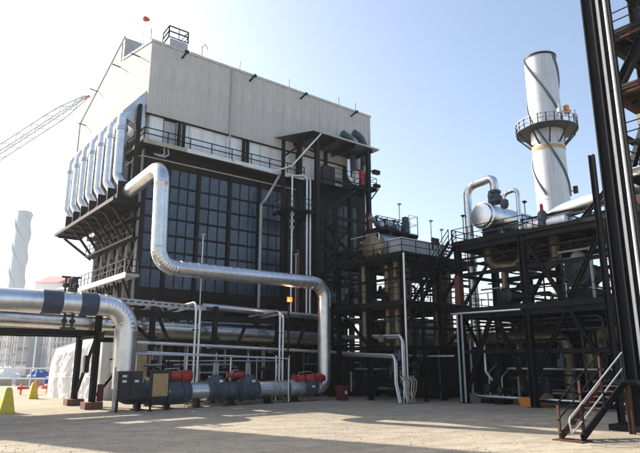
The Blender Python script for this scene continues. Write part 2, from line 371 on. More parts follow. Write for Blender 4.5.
part('roof_vent', MB().box(19.6, 20.5, 43.5, 44.2, 29.55, 30.0).tube([(20.7, 43.6, 29.5), (20.7, 43.6, 30.9), (21.0, 43.6, 31.3), (21.2, 43.6, 31.0), (21.2, 43.6, 30.8)], .05, 6), 'grey_light', bh)
# under the casing: legs and ring beams
for x in (16.3, 20.5, 24.7, 28.9, 33.1, 37.3, 40.6):
    for y in (44.2, 49.5, 54.6): part('leg', MB().hbeam((x, y, 0), (x, y, 8.0), .5), 'dark_steel', bh)
for y in (44.2, 49.5, 54.6): part('ring_beam', MB().hbeam((16.3, y, 7.7), (40.6, y, 7.7), .55), 'dark_steel', bh)
for y in (44.4, 54.7): 
    for x in (16.3, 24.7, 33.1): part('brace', MB().hbeam((x, y-.3, .4), (x+4.2, y-.3, 7.4), .22), 'dark_steel', bh)
# dark machinery hall closing the underside
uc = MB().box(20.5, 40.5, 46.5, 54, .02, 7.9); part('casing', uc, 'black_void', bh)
# left face: columns, platform, header beam with brackets
LY = (43.9, 46.0, 48.1, 50.2, 52.3, 54.4)
for k, y in enumerate(LY):
    part('column', MB().hbeam((16.15, y, 0), (16.15, y, 20.2), .32), 'grey_light', bh)
    if k < 5:
        for z in (9.45, 11.6, 13.6, 15.2): part('girt', MB().bar((16.2, y+.17, z), (16.2, y+1.93, z), .12, .16), 'dark_steel', bh)
        part('brace', MB().bar((16.1, y+.2, 9.5), (16.1, y+1.9, 11.5), .1, .1), 'dark_steel', bh); part('brace', MB().bar((16.02, y+1.9, 9.5), (16.02, y+.2, 11.5), .1, .1), 'dark_steel', bh)
    part('bracket', MB().hbeam((16.0, y, 12.2), (14.0, y, 14.7), .2), 'dark_steel', bh)
    part('bracket', MB().hbeam((16.0, y, 7.2), (15.2, y, 9.1), .16), 'dark_steel', bh)
for y in LY + (56.6, 58.8): part('bracket', MB().hbeam((16.0, y, 14.8), (13.7, y, 14.8), .24), 'dark_steel', bh)
part('bracket', MB().hbeam((15.9, 55.0, 12.2), (14.2, 58.4, 14.6), .2), 'dark_steel', bh)
part('platform', MB().box(15.0, 16.0, 42.6, 55.2, 9.2, 9.42), 'grey_light', bh)
for y in (44.95, 47.05, 49.15, 51.25, 53.35): part('stud', MB().hbeam((16.18, y, 9.4), (16.18, y, 20.1), .2), 'dark_steel', bh)
for z in (12.4, 14.0):
    part('catwalk', MB().box(15.35, 16.0, 43.0, 55.0, z-.08, z), 'dark_steel', bh); part('railing', rail_mb([(15.4, 55.0, z), (15.4, 43.0, z)], 1.0, 1.05, .03), 'dark_steel', bh)
for y in LY[:-1]: part('brace', MB().bar((15.9, y, 12.4), (15.9, y+2.1, 14.9), .12, .12), 'dark_steel', bh); part('brace', MB().bar((15.5, y+1.0, 5.6), (15.5, y+2.0, 9.1), .14, .14), 'dark_steel', bh)
part('platform_edge', MB().box(14.92, 14.99, 42.6, 55.2, 9.1, 9.5), 'white_paint', bh)
part('railing', rail_mb([(14.97, 55.1, 9.42), (14.97, 42.7, 9.42), (15.9, 42.7, 9.42)], 1.1, 1.05, .03), 'dark_steel', bh)
part('header_platform', MB().box(13.6, 16.0, 42.6, 59.6, 14.92, 15.1), 'dark_steel', bh)
part('platform_edge', MB().box(13.54, 13.59, 42.6, 59.6, 14.9, 15.2), 'dark_steel', bh)
part('corner_post', MB().hbeam((15.2, 43.0, 15.1), (15.2, 43.0, 23.4), .3), 'dark_steel', bh)
part('dark_side', MB().box(16.4, 16.6, 44.1, 54.8, 8.1, 20.2), 'black_void', bh)
# header pipe
hp = thing('header_pipe', 'pale insulated header pipe under the row of risers on the boiler house side', 'pipe', (14.7, 59, 16.4))
part('jacket', MB().tube([(14.75, 59.3, 15.75), (14.75, 42.9, 15.75)], .45, 16, ring=1.0), 'galvanised', hp)
RY = [43.9, 46.3, 48.7, 51.1, 53.5, 55.9, 58.3]
sp_ = MB().box(-.75, .3, -.07, .07, -.68, .75).mesh('saddle', 'dark_steel')
for y in RY: piece('saddle', sp_, hp, (14.6, y - 1.15, 15.8))
ords = ['first and nearest', 'second', 'third', 'fourth', 'fifth', 'sixth', 'farthest']
for k, y in enumerate(RY):
    t = thing('riser_pipe', f'{ords[k]} of the silver riser pipes on the sunlit boiler house side', 'pipe', (14.3, y, 16.8), 'riser pipes on the boiler house side')
    part('jacket', MB().tube([(15.6, y, 23.1), (14.2, y, 22.6), (14.2, y, 17.3), (14.75, y - .8, 16.0)], .42, 16, .6, ring=.8), 'galvanised', t)
    part('collar', MB().lathe((14.2, y, 21.3), (0, 0, 1), [(-.16, .43), (-.14, .49), (.14, .49), (.16, .43)], 14), 'galvanised_dull', t)
    part('hood', MB().add([(15.82, y-.55, 25.0), (15.82, y+.55, 25.0), (14.0, y+.36, 22.7), (14.0, y-.36, 22.7), (15.82, y-.55, 21.4), (15.82, y+.55, 21.4), (14.0, y+.36, 22.3), (14.0, y-.36, 22.3)],
         [(0,1,2,3),(4,5,6,7)[::-1],(3,2,6,7),(0,3,7,4),(1,5,6,2),(0,4,5,1)]), 'galvanised_dull', t)

# aviation mast with red windsock ball
t = thing('wind_mast', 'thin mast with a small red windsock on the boiler house roof', 'windsock', (16.9, 48.5, 30.6))
part('mast', MB().bar((16.9, 48.5, 30.0), (16.9, 48.5, 34.6), .06, .06), 'grey_light', t)
part('sock', MB().lathe((16.75, 48.5, 34.8), (1, 0, .1), [(0, .08), (.08, .22), (.3, .25), (.6, .15), (.7, .04)], 12), 'red_wind', t)

# ------------------------------------------------------------------ big silver pipe in front of the boiler house
t = thing('insulated_main', 'big silver insulated pipe bending down, across and down in front of the dark wall', 'pipe', (14.6, 36, 0))
part('jacket', MB().tube([(14.72, 43.1, 15.8), (14.6, 36.0, 16.1), (14.75, 36.0, 9.05), (28.85, 36.0, 9.05), (28.85, 36.0, .98), (27.4, 36.0, .98)], .52, 28, 1.25, ring=.62, rr=.010, arc=10), 'galvanised', t)

# ------------------------------------------------------------------ pipe rack
def post(fr, x, y, z1, sz=.36):
    fr.col(x, y, .35, z1, sz)
    part('footing', MB().box(x-.55, x+.55, y-.5, y+.5, 0, .42), 'brown_block', fr.t)
for i, (x, lab) in enumerate(((12.0, 'dark braced rack frame on brown blocks beside the white tarpaulin'), (4.6, 'dark rack frame left of the yellow markers at the picture edge'), (-6, 'dark rack frame farthest along the pipes outside the picture'))):
    f = Frame('rack_trestle', lab, 'pipe rack', (x, 38.4, 0)); f.t['group'] = 'pipe rack frames'
    post(f, x, 38.5, 7.3); post(f, x, 42.4, 7.3)
    f.beam((x, 37.2, 4.55), (x, 42.8, 4.55), .34); f.beam((x, 38.0, 6.55), (x, 42.8, 6.55), .3)
    if i == 0:
        f.brace((x, 42.2, .6), (x, 38.9, 4.3), .16); f.brace((x+.2, 38.4, .8), (x+2.3, 38.4, 3.6), .16)
        part('junction_box', MB().box(x-.35, x-.05, 39.5, 39.9, 2.2, 3.3), 'black_box', f.t)
        part('extinguisher_cover', MB().box(x+.25, x+.55, 38.1, 38.45, .45, 1.5), 'dark_red', f.t)
f = Frame('pipe_rack', 'dark steel pipe rack carrying the long pipes past the boiler house', 'pipe rack', (16, 38.2, 0))
for x in (15.6, 20.4, 26.0, 31.6):
    f.col(x, 38.4, 0, 6.9, .32); f.col(x, 41.6, 0, 6.9, .32)
    f.beam((x, 37.6, 4.45), (x, 42, 4.45), .3); f.beam((x, 37.6, 6.4), (x, 42, 6.4), .3)
f.beam((13.2, 38.35, 6.15), (33.6, 38.35, 5.9), .42)
f.beam((13.2, 41.7, 6.3), (33.6, 41.7, 6.3), .4); f.beam((13.2, 41.7, 4.4), (33.6, 41.7, 4.4), .34)
f.brace((15.3, 38.2, 4.4), (13.6, 38.2, 6.0), .2); f.brace((15.9, 38.2, 6.0), (17.2, 38.2, 3.3), .2)
for x in (20.4, 26.0): f.brace((x+.3, 38.35, .6), (x+2.6, 38.35, 5.6), .18)
def long_pipe(name, label, pts, r, m, ring=.9, bend=.6, seg=16):
    t = thing(name, label, 'pipe', (pts[0][0], pts[0][1], 0)); part('jacket', MB().tube(pts, r, seg, bend, ring=ring), m, t); return t
lp = long_pipe('rack_pipe', 'long silver pipe reflecting blue sky on the rack under the left main', [(-14, 39.6, 5.6), (7, 39.6, 5.48), (15, 39.6, 5.3), (33.5, 39.6, 4.85)], .44, 'galvanised', 1.0, 0)
lb = long_pipe('rack_pipe', 'brownish lagged pipe just below the blue sky reflecting rack pipe', [(12.5, 38.9, 4.75), (33.5, 38.9, 4.35)], .17, 'tan_jacket', 1.2, 0)
long_pipe('rack_pipe', 'silver pipe on top of the rack running right behind the lamp', [(19.8, 39.2, 6.95), (33.4, 39.2, 6.55), (44, 39.2, 6.3)], .24, 'galvanised', 1.0, 0)
long_pipe('rack_pipe', 'thin pale pipe low along the rack above the valves', [(13.4, 38.0, 4.2), (34.5, 38.0, 3.55)], .12, 'conduit', 0, 0, 10)
long_pipe('rack_pipe', 'pale pipe behind the others on the rack middle level', [(13, 41.0, 5.2), (34, 41.0, 4.8)], .22, 'galvanised_dull', 1.2, 0)
for k, (y, z, r_) in enumerate(((40.9, 5.15, .3), (41.6, 5.1, .22), (42.2, 5.1, .28))):  # extra pipes added so the rack's ground shadow fills in
    long_pipe('rack_pipe', ('nearest', 'middle', 'farthest')[k] + ' of three grey pipes added at the back of the left rack to fill its shadow', [(-16, y, z), (15.4, y, z)], r_, 'galvanised_dull', 1.5, 0)
t = thing('rack_shade_deck', 'solid shade deck added on top of the left rack, with dark stringers', 'walkway', (0, 40, 6.8)); part('deck', MB().box(-16, 15.2, 39.3, 42.2, 6.74, 6.8), 'dark_steel', t); part('stringer', MB().bar((-16, 38.9, 4.72), (12.3, 38.9, 4.72), .2, .36), 'dark_steel', t); part('stringer', MB().bar((-16, 42.3, 4.72), (12.3, 42.3, 4.72), .2, .36), 'dark_steel', t)  # solid deck added to close gaps in the rack's ground shadow
# cable tray: ladder rails and rungs
t = thing('cable_tray', 'long pale perforated cable tray on top of the rack', 'cable tray', (4, 38.0, 7))
part('side_rail', MB().bar((-14, 37.8, 7.55), (19.3, 37.8, 6.68), .03, .34), 'grey_light', t)
part('side_rail', MB().bar((-14, 38.4, 7.55), (19.3, 38.4, 6.68), .03, .34), 'grey_light', t)
rm = MB().box(-.06, .06, -.29, .29, -.03, .03).mesh('rung', 'grey_light')
for k in range(66):
    x = -13.7 + k * .5; piece('rung', rm, t, (x, 38.1, 7.42 - (x + 14) * .0261))
for k in range(42):
    x = -1 + k * .48
pf = MB()
for k in range(44):
    x = -2 + k * .48; z = 7.55 - (x + 14) * .0261; pf.box(x-.14, x+.14, 37.775, 37.783, z-.05, z+.05)
part('slots', pf, 'black_box', t, kind='stuff')
# dark kink post standing on the tray
t = thing('dark_post', 'short dark post rising above the left main beside the cable tray', 'post', (10.8, 40.5, 0))
part('shaft', MB().hbeam((10.8, 40.8, 4.7), (10.8, 40.8, 8.4), .5), 'black_box', t)
# left main with blue wraps
t = thing('insulated_main', 'big silver pipe with two blue wraps entering from the left picture edge and turning down', 'pipe', (12.95, 36, 0))
part('jacket', MB().tube([(-16, 36.0, 6.35), (13.0, 36.0, 6.3), (13.0, 36.0, 1.3)], .66, 28, 1.55, ring=1.1, rr=.012, arc=10), 'galvanised', t)
for xa, xb in ((7.85, 8.95), (9.95, 11.0)): part('blue_wrap', MB().lathe((xa, 36, 6.32), (1, 0, 0), [(0, .67), (.03, .70), (xb-xa-.03, .70), (xb-xa, .67)], 28), 'blue_wrap', t)
for k in range(2): part('drain_valve', MB().tube([(9.25+k*.45, 36.1, 5.7), (9.25+k*.45, 36.1, 4.9)], .07, 8).lathe((9.25+k*.45, 36.1, 5.25), (0,0,1), [(-.15,.05),(-.1,.16),(.1,.16),(.15,.05)], 10).box(9.05+k*.45, 9.45+k*.45, 36.0, 36.2, 4.75, 4.9), 'black_box', t)
for k in range(2): part('vent_valve', MB().tube([(9.1+k*.6, 36, 6.95), (9.1+k*.6, 36, 7.8)], .06, 8).lathe((9.1+k*.6, 36, 7.35), (0,0,1), [(-.15,.05),(-.1,.17),(.1,.17),(.15,.05)], 10).bar((8.85+k*.6, 36, 7.85), (9.35+k*.6, 36, 7.85), .08, .12), 'black_box', t)
# hook pipes coming forward off the rack and dropping to the valves
for j, (x, z, lab) in enumerate(((12.6, 6.2, 'pair of pale pipes bending down beside the left main elbow'), (18.1, 7.0, 'pair of pale pipes bending down left of the first grey valve'), (25.2, 6.75, 'pair of pale pipes bending down beside the lit lamp'))):
    t = thing('drop_pipe_pair', lab, 'pipe', (x, 37, 0), 'bent drop pipes off the rack')
    for dx, dz in ((0, 0), (.3, -.22)):
        part('pipe', MB().tube([(x+dx-.1, 41.4, z-.25+dz), (x+dx, 36.9, z+dz), (x+dx, 36.9, 1.2 if j else 2.2)], .085, 10, .45), 'conduit', t)
    part('clamp', MB().box(x-.15, x+.45, 36.85, 37.15, 3.0, 3.1).box(x-.15, x+.45, 36.85, 37.15, 5.0, 5.1), 'dark_steel', t)

# ------------------------------------------------------------------ valve line at ground level
vl = thing('valve_manifold', 'ground level pipe line of grey lagged valves and silver spools with supports', 'valve line', (13, 36, 0))
ax = (1, 0, 0); ZC = .98
part('elbow', MB().tube([(13.0, 36, 1.9), (13.0, 36, ZC), (14.6, 36, ZC)], .64, 24, .7, arc=8), 'grey_paint', vl)
part('reducer', MB().lathe((14.4, 36, ZC), ax, [(0, .66), (.3, .76), (2.4, .78), (2.75, .74), (2.95, .62)], 26), 'grey_paint', vl)
part('spool', MB().tube([(17.2, 36, ZC), (18.9, 36, ZC)], .60, 26, ring=.6), 'galvanised', vl)
def valve_body(x):
    b = part('valve_body', MB().lathe((x-.62, 36, ZC), ax, [(0, .66), (.08, .76), (.22, .76), (.3, .62), (.9, .62), (1.0, .76), (1.16, .76), (1.24, .66)], 26)
             .lathe((x, 36, ZC), (0,0,1), [(0, .6), (.75, .56), (.95, .48), (1.02, .3), (1.05, .1)], 20), 'grey_paint', vl)
    part('yoke', MB().bar((x-.16, 36, 1.9), (x-.12, 36, 2.85), .08, .12).bar((x+.16, 36, 1.9), (x+.12, 36, 2.85), .08, .12).tube([(x, 36, 1.95), (x, 36, 3.5)], .045, 8), 'grey_light', b)
    part('handwheel', MB().tube([(x + .32*math.cos(a*math.pi/8), 36 + .32*math.sin(a*math.pi/8), 2.88) for a in range(17)], .03, 6).bar((x-.3, 36, 2.88), (x+.3, 36, 2.88), .04, .04), 'black_box', b)
valve_body(19.35); valve_body(21.9)
part('check_valve', MB().lathe((20.0, 36, ZC), ax, [(0, .55), (.12, .55), (.2, .5), (.45, .62), (.75, .64), (1.0, .55), (1.25, .5)], 24), 'grey_paint', vl)
part('spool', MB().tube([(22.5, 36, ZC), (25.5, 36, ZC)], .55, 26, ring=.7), 'galvanised', vl)
part('lagged_bundle', MB().lathe((25.3, 36, ZC), ax, [(0, .5), (.3, .62), (.9, .57), (1.3, .63), (1.6, .55)], 22), 'galvanised_dull', vl)
part('reducer', MB().lathe((26.6, 36, ZC), ax, [(0, .60), (.2, .68), (1.1, .68), (1.35, .54)], 24), 'grey_paint', vl)
bolt = MB().lathe((0, 0, 0), ax, [(-.09, .035), (.09, .035)], 6).mesh('bolt', 'galvanised_dull')
for x, r_ in ((17.32, .66), (18.72, .70), (20.0, .62), (21.26, .70), (22.54, .70), (25.2, .62), (26.72, .66)):
    fl = part('flange', MB().lathe((x-.06, 36, ZC), ax, [(0, r_), (.12, r_)], 26), 'grey_paint', vl)
    for q in range(14): piece('bolt', bolt, fl, (x, 36 + (r_-.06)*math.cos(q*math.pi/7), ZC + (r_-.06)*math.sin(q*math.pi/7)))
for x, z in ((15.6, 1.0), (19.35, 1.55), (21.9, 1.5), (27.2, 1.0)): part('name_plate', MB().box(x-.14, x+.14, 35.19, 35.2, z, z+.16), 'white_paint', vl)
for k, x in enumerate((16.6, 19.0, 20.6, 22.3, 24.0, 26.4)): part('cable', MB().tube([(x, 35.4, 1.6), (x+.15, 35.2, 1.2), (x+.1+.2*(k % 2), 35.15, .5), (x+.5, 35.2, .03), (x+1.2, 35.1+.1*(k % 3), .03)], .022, 6, .15), 'black_box', vl)
for x in (14.0, 15.9, 18.0, 20.6, 23.6, 26.0): part('support', MB().box(x-.12, x+.12, 35.7, 36.3, .0, .42).box(x-.3, x+.3, 35.5, 36.5, 0, .05), 'dark_steel', vl)
def actuator(x, z, L_, r, lab):
    t = thing('valve_actuator', lab, 'actuator', (x, 35.9, z), 'red valve actuators')
    part('cylinder', MB().lathe((x, 35.9, z), ax, [(0, r*.5), (.03, r*.8), (L_*.42, r*.8), (L_*.45, r*.95), (L_*.62, r*.95), (L_*.64, r*.8)], 20), 'red_paint', t)
    part('spring_can', MB().lathe((x + L_*.64, 35.9, z), ax, [(0, r*.9), (.04, r*1.08), (L_*.30, r*1.08), (L_*.34, r*.9), (L_*.36, r*.3)], 20), 'red_paint', t)
    for q in (.02, .30, .63, .95): part('flange', MB().lathe((x + L_*q, 35.9, z), ax, [(0, r*1.1), (.05, r*1.1)], 18), 'dark_red', t)
    part('bracket', MB().box(x+L_*.35, x+L_*.5, 35.75, 36.05, z-r-.35, z-r*.7), 'dark_steel', t)
    part('tubing', MB().tube([(x+.2, 35.6, z+r*.6), (x+.3, 35.55, z+r+.12), (x+L_*.5, 35.55, z+r+.16), (x+L_*.6, 35.6, z+r*.8)], .02, 6, .08), 'conduit', t)
actuator(15.2, 1.98, 2.3, .36, 'red actuator on the thick grey reducer beside the tan board')
actuator(20.15, 2.0, 1.3, .20, 'small red actuator between the two grey valves')
actuator(25.8, 1.62, 2.9, .38, 'long red actuator at the foot of the big silver pipe')
t = thing('pipe_stand', 'pale tubular frame standing over the valve line', 'pipe frame', (14, 35.4, 0))
part('top_rail', MB().tube([(13.9, 36.9, 3.42), (25.3, 36.9, 3.15)], .07, 8), 'conduit', t)
part('top_rail', MB().tube([(14.2, 35.3, 3.5), (25.0, 35.3, 3.1)], .05, 8), 'conduit', t)
for x in (14.1, 17.6, 21.0, 24.9): part('leg', MB().tube([(x, 36.9, 0), (x, 36.9, 3.35)], .06, 8), 'conduit', t)
part('leg', MB().tube([(24.95, 35.3, 0), (24.95, 35.3, 3.1)], .06, 8), 'conduit', t)
# cabinets
t = thing('control_cabinet', 'dark control cabinet on legs in front of the left main elbow', 'cabinet', (12.9, 35, 0))
part('case', MB().box(12.25, 13.75, 34.8, 35.3, .72, 2.35), 'black_box', t)
part('door', MB().box(12.38, 12.98, 34.75, 34.795, .82, 2.22), 'black_box', t); part('door', MB().box(13.02, 13.64, 34.75, 34.795, .82, 2.22), 'black_box', t)
for x, z in ((12.5, 2.0), (12.5, 1.7), (13.25, 1.7)): part('name_plate', MB().box(x, x+.26, 34.735, 34.748, z, z+.14), 'white_paint', t)
for x in (12.35, 13.62): part('leg', MB().box(x-.06, x+.06, 34.9, 35.2, 0, .72), 'dark_steel', t)
part('side_bracket', MB().bar((12.1, 34.9, .0), (12.1, 34.9, 2.6), .1, .1).bar((12.1, 34.9, .1), (11.7, 34.6, 0.06), .1, .1), 'grey_light', t)
t = thing('notice_board', 'tan board in a dark frame on two legs beside the cabinet', 'board', (14.9, 34.6, 0))
part('frame', MB().box(14.2, 15.42, 34.6, 34.68, .72, 2.32), 'black_box', t)
part('board', MB().box(14.33, 15.3, 34.57, 34.598, .85, 2.2), 'timber', t)
part('roof', MB().box(14.1, 15.5, 34.45, 34.8, 2.34, 2.42), 'black_box', t)
for x in (14.28, 15.34): part('leg', MB().box(x-.05, x+.05, 34.61, 34.71, 0, .72).box(x-.15, x+.15, 34.5, 34.8, 0, .04), 'dark_steel', t)
t = thing('fire_hose_box', 'small dark red box standing right of the big silver pipe', 'box', (29.4, 34.4, 0))
part('case', MB().box(29.0, 29.7, 34.1, 34.7, .05, .95), 'dark_red', t); part('lid', MB().box(28.96, 29.74, 34.06, 34.74, .95, 1.12), 'dark_red', t)
part('sign_plate', MB().box(29.32, 29.55, 34.08, 34.095, .5, .72), 'white_paint', t)
t = thing('crate_board', 'tan board leaning in the shade behind the tubular frame', 'board', (15, 37.4, 0))
part('sheet', MB().bar((14.6, 37.6, 2.0), (14.6, 37.75, 3.3), 1.0, .05, up=(0,1,0)), 'timber', t)
# lit lamp
t = thing('flood_lamp', 'lit orange floodlight on a slim post left of the big silver pipe', 'lamp', (26.3, 37.4, 0))
part('post', MB().tube([(26.35, 37.4, 0), (26.35, 37.4, 7.3)], .07, 8), 'dark_steel', t)
part('arm', MB().bar((26.35, 37.4, 7.25), (26.1, 37.0, 7.5), .06, .06), 'dark_steel', t)
part('housing', MB().add([(25.85, 36.95, 7.45), (26.4, 36.95, 7.45), (26.4, 36.95, 7.9), (25.85, 36.95, 7.9), (25.95, 37.2, 7.55), (26.3, 37.2, 7.55), (26.3, 37.2, 7.85), (25.95, 37.2, 7.85)], [(0,1,2,3),(4,7,6,5),(0,4,5,1),(1,5,6,2),(2,6,7,3),(3,7,4,0)]), 'black_box', t)
part('lens', MB().box(25.9, 26.35, 36.9, 36.945, 7.5, 7.85), 'lamp_lens', t)
pl = bpy.data.lights.new('flood_light', 'POINT'); pl.energy = 35; pl.color = (1, .5, .18); pl.shadow_soft_size = .15
po = bpy.data.objects.new('flood_light', pl); C.objects.link(po); po.location = (26.1, 36.6, 7.6)
def lamp_pole(x, y, z0, z1, lab, m='conduit', grp='small pole lamps'):
    t = thing('pole_lamp', lab, 'lamp', (x, y, z0), grp)
    part('pole', MB().bar((x, y, z0), (x, y, z1), .07, .07), m, t)
    part('head', MB().box(x-.13, x+.16, y-.13, y+.1, z1, z1+.1).lathe((x, y, z1-.1), (0,0,1), [(0, .06), (.099, .1)], 8), 'grey_light' if m == 'conduit' else 'dark_steel', t)
lamp_pole(20.0, 40.2, 7.0, 12.6, 'pale pole lamp in front of the dark panelled wall')
lamp_pole(28.9, 40.0, 6.8, 12.0, 'pale pole lamp beside the red standpipe left of the stair tower')
t = thing('standpipe', 'short red standpipe beside the pale post left of the stair tower', 'pipe', (29.35, 40.2, 8))
part('pipe', MB().tube([(29.35, 40.3, 6.6), (29.35, 40.3, 12.4)], .13, 10), 'dark_red', t); part('cap', MB().lathe((29.35, 40.3, 12.4), (0,0,1), [(0, .17), (.12, .17), (.2, .08)], 10), 'dark_red', t)

# ------------------------------------------------------------------ stair tower with canopy
f = Frame('stair_tower', 'dark steel stair tower with a flat canopy against the boiler house', 'stair tower', (31, 39.6, 0))
for x in (31.0, 37.5):
    for y in (39.7, 42.5): f.col(x, y, 0, 23.7, .38)
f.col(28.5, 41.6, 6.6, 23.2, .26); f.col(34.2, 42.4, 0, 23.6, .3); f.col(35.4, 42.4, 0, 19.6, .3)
part('canopy', MB().prism([(28.4, 42.9, 23.75), (30.2, 39.3, 23.75), (38.6, 39.3, 23.75), (38.6, 42.9, 23.75)], (0, 0, .1)), 'dark_panel', f.t)
part('canopy_edge', MB().bar((30.2, 39.24, 23.85), (38.65, 39.24, 23.85), .1, .16).bar((30.2, 39.2, 23.85), (28.4, 42.8, 23.85), .1, .16), 'grey_light', f.t)
for x in (30.6, 33, 35.4, 37.8): f.beam((x, 39.35, 23.55), (x, 42.9, 23.55), .3)
f.brace((31.0, 39.7, 21.8), (29.2, 41.6, 23.5), .14); f.brace((28.5, 41.6, 21.5), (31, 42.4, 23.5), .14)
for z in (19.75, 16.2, 12.9, 10.5):
    f.beam((31, 39.7, z-.2), (37.5, 39.7, z-.2), .28); f.beam((31, 42.5, z-.2), (37.5, 42.5, z-.2), .28)
f.beam((31, 39.7, 7.2), (37.5, 39.7, 7.2), .3); f.beam((31, 39.7, 3.6), (37.5, 39.7, 3.6), .3)
f.deck(36.4, 38.6, 39.6, 42.4, 19.8); f.rail((31.1, 39.65, 19.8), (38.6, 39.65, 19.8), (38.6, 42.3, 19.8))
f.deck(31.0, 37.4, 41.3, 42.45, 19.78)
f.deck(27.9, 31.9, 39.6, 42.4, 16.1); f.rail((27.95, 42.3, 16.1), (27.95, 39.65, 16.1), (31, 39.65, 16.1))
f.deck(34.6, 38.4, 39.6, 42.4, 13.0); f.rail((34.6, 39.65, 13.0), (38.4, 39.65, 13.0)); f.deck(30.6, 31.9, 39.6, 42.4, 10.0); f.deck(35.2, 38.4, 39.6, 42.4, 6.6)
f.stair((31.6, 39.9, 16.1), (36.6, 39.9, 19.7), 1.0); f.stair((34.8, 41.2, 13.0), (31.6, 41.2, 16.0), 1.0)
f.stair((31.6, 39.9, 10.0), (35.2, 39.9, 12.9), 1.0); f.stair((35.4, 41.2, 6.6), (31.6, 41.2, 9.9), 1.0)
for a, b in (((34.3, 42.4, 13.2), (37.4, 42.4, 16.0)), ((37.4, 42.4, 13.2), (34.3, 42.4, 16.0)), ((34.3, 42.4, 16.4), (37.4, 42.4, 19.4)), ((37.4, 39.7, 7.4), (34.2, 42.4, 12.7)), ((31.1, 39.7, .5), (34.2, 39.7, 3.4)), ((37.4, 39.7, 3.8), (34.2, 39.7, 7.0))): f.brace(a, b, .16)
part('red_sleeve', MB().box(37.27, 37.73, 39.46, 39.94, 13.1, 17.0), 'dark_red', f.t)
part('equipment_cabinet', MB().box(33.6, 35.1, 42.0, 42.5, 19.9, 21.9), 'black_box', f.t)
part('hose_cabinet', MB().box(36.7, 37.25, 39.8, 40.2, 19.85, 21.4), 'red_paint', f.t)
part('small_light', MB().box(38.6, 39.3, 39.8, 40.2, 20.1, 20.4), 'dark_steel', f.t); f.brace((37.7, 40, 18.2), (39.2, 40, 20.0), .1); part('small_light', MB().box(38.5, 39.3, 39.8, 40.2, 21.5, 21.9), 'dark_steel', f.t); f.brace((37.6, 40, 21.7), (38.5, 40, 21.7), .1)
for k, (x, y) in enumerate(((37.5, 42.0), (39.1, 42.0))):
    solo('vent_gooseneck', MB().tube([(x, y, 22.2), (x, y, 24.9+.5*k), (x-.5, y, 25.6+.5*k), (x-1.4, y, 25.9+.5*k)], .38, 16, .8, ring=.7), 'blue_wrap',
         ('shorter' if k == 0 else 'taller outer') + ' dark curved vent duct above the stair canopy', 'vent', (x, y, 22.2), 'curved vents over the stair canopy')
t = thing('relief_pipe', 'silver bent pipe with blue gauge lines on the right side of the stair tower', 'pipe', (38.2, 40.6, 14))
part('pipe', MB().tube([(38.2, 40.8, 22.4), (38.2, 40.8, 17.2), (39.6, 40.6, 16.6), (40.3, 40.6, 16.6)], .3, 14, .7, ring=.6), 'galvanised', t)
part('pipe', MB().tube([(35.8, 40.8, 22.6), (35.9, 40.8, 20.8), (36.5, 40.6, 19.9)], .2, 12, .4), 'galvanised', t)
part('valve', MB().lathe((40.2, 40.6, 16.6), (1,0,.15), [(0,.3),(.1,.5),(.5,.5),(.6,.3),(.9,.3),(1,.45),(1.2,.45)], 14).tube([(39.6, 40.5, 16.4), (39.6, 40.5, 14.6)], .2, 10), 'galvanised_dull', t)
# pale pipes left of the tower, from the walkway gutter
t = thing('gutter_pipe', 'pair of pale pipes hooking off the walkway and dropping past the stair tower', 'pipe', (30.5, 40.3, 6.7))
for dx in (0, .38): part('pipe', MB().tube([(24.5, 42.1, 19.9), (29.2, 42.0, 19.85-.1*dx), (30.3+dx, 40.3, 19.7-.2*dx), (30.3+dx, 40.3, 6.7)], .1, 10, .5), 'conduit', t)
part('branch', MB().tube([(31.1, 39.2, 23.7), (28.8, 40.6, 20.4), (27.6, 42.0, 19.9)], .08, 8, .2), 'conduit', t)
t = thing('standing_post', 'slim pale post left of the stair tower carrying small lights', 'post', (28.95, 40.4, 6.7))
part('shaft', MB().tube([(28.7, 40.4, 6.7), (28.7, 40.4, 19.3)], .08, 8), 'conduit', t)
for z in (14.4, 15.0, 15.6): part('fitting', MB().box(28.55, 28.85, 40.25, 40.5, z, z+.25), 'grey_light', t)

# ------------------------------------------------------------------ middle structure
f = Frame('equipment_platform', 'two level dark steel platform with drum between stair tower and condenser deck', 'platform', (31.4, 29.7, 0))
XS, YS = (31.4, 35.6, 40.2), (29.7, 33.4, 37.2)
for x in XS:
    for y in YS:
        if (x, y) != (35.6, 33.4): f.col(x, y, 0, 11.0, .34)
for z in (11.0, 7.3):
    for x in XS: f.beam((x, 29.7, z-.28), (x, 37.2, z-.28), .42)
    for y in YS: f.beam((31.4, y, z-.29), (40.2, y, z-.29), .40)
    f.deck(31.2, 40.5, 29.5, 37.4, z); f.rail((31.25, 37.3, z), (31.25, 29.55, z), (36.0 if z > 9 else 40.4, 29.55, z))
f.rail((36.0, 29.55, 11.0), (40.4, 29.55, 11.0)); f.beam((31.4, 29.7, 3.9), (40.2, 29.7, 3.9), .3); f.beam((31.4, 29.7, 3.9), (31.4, 37.2, 3.9), .3)
f.brace((35.6, 29.7, .5), (32, 29.7, 3.7), .18); f.brace((31.4, 33.6, 4.1), (31.4, 36.9, 7.0), .18); f.brace((35.9, 29.7, 7.6), (38.6, 29.7, 10.6), .18); f.brace((36.4, 29.7, 4.2), (39.9, 29.7, 7.0), .18)
for x, z in ((32.0, 10.0), (33.4, 10.3), (36.8, 10.1), (38.6, 10.2), (32.2, 6.3), (34.0, 6.1), (37.4, 6.2)): part('cable_tray', MB().bar((x, 29.8, z), (x, 37.2, z), .4, .1), 'dark_steel', f.t)
for y, z in ((30.4, 9.6), (31.8, 10.4), (30.2, 5.9), (31.2, 5.0), (30.6, 2.4)): part('cable_tray', MB().bar((31.5, y, z), (40.1, y, z), .35, .1), 'dark_steel', f.t)
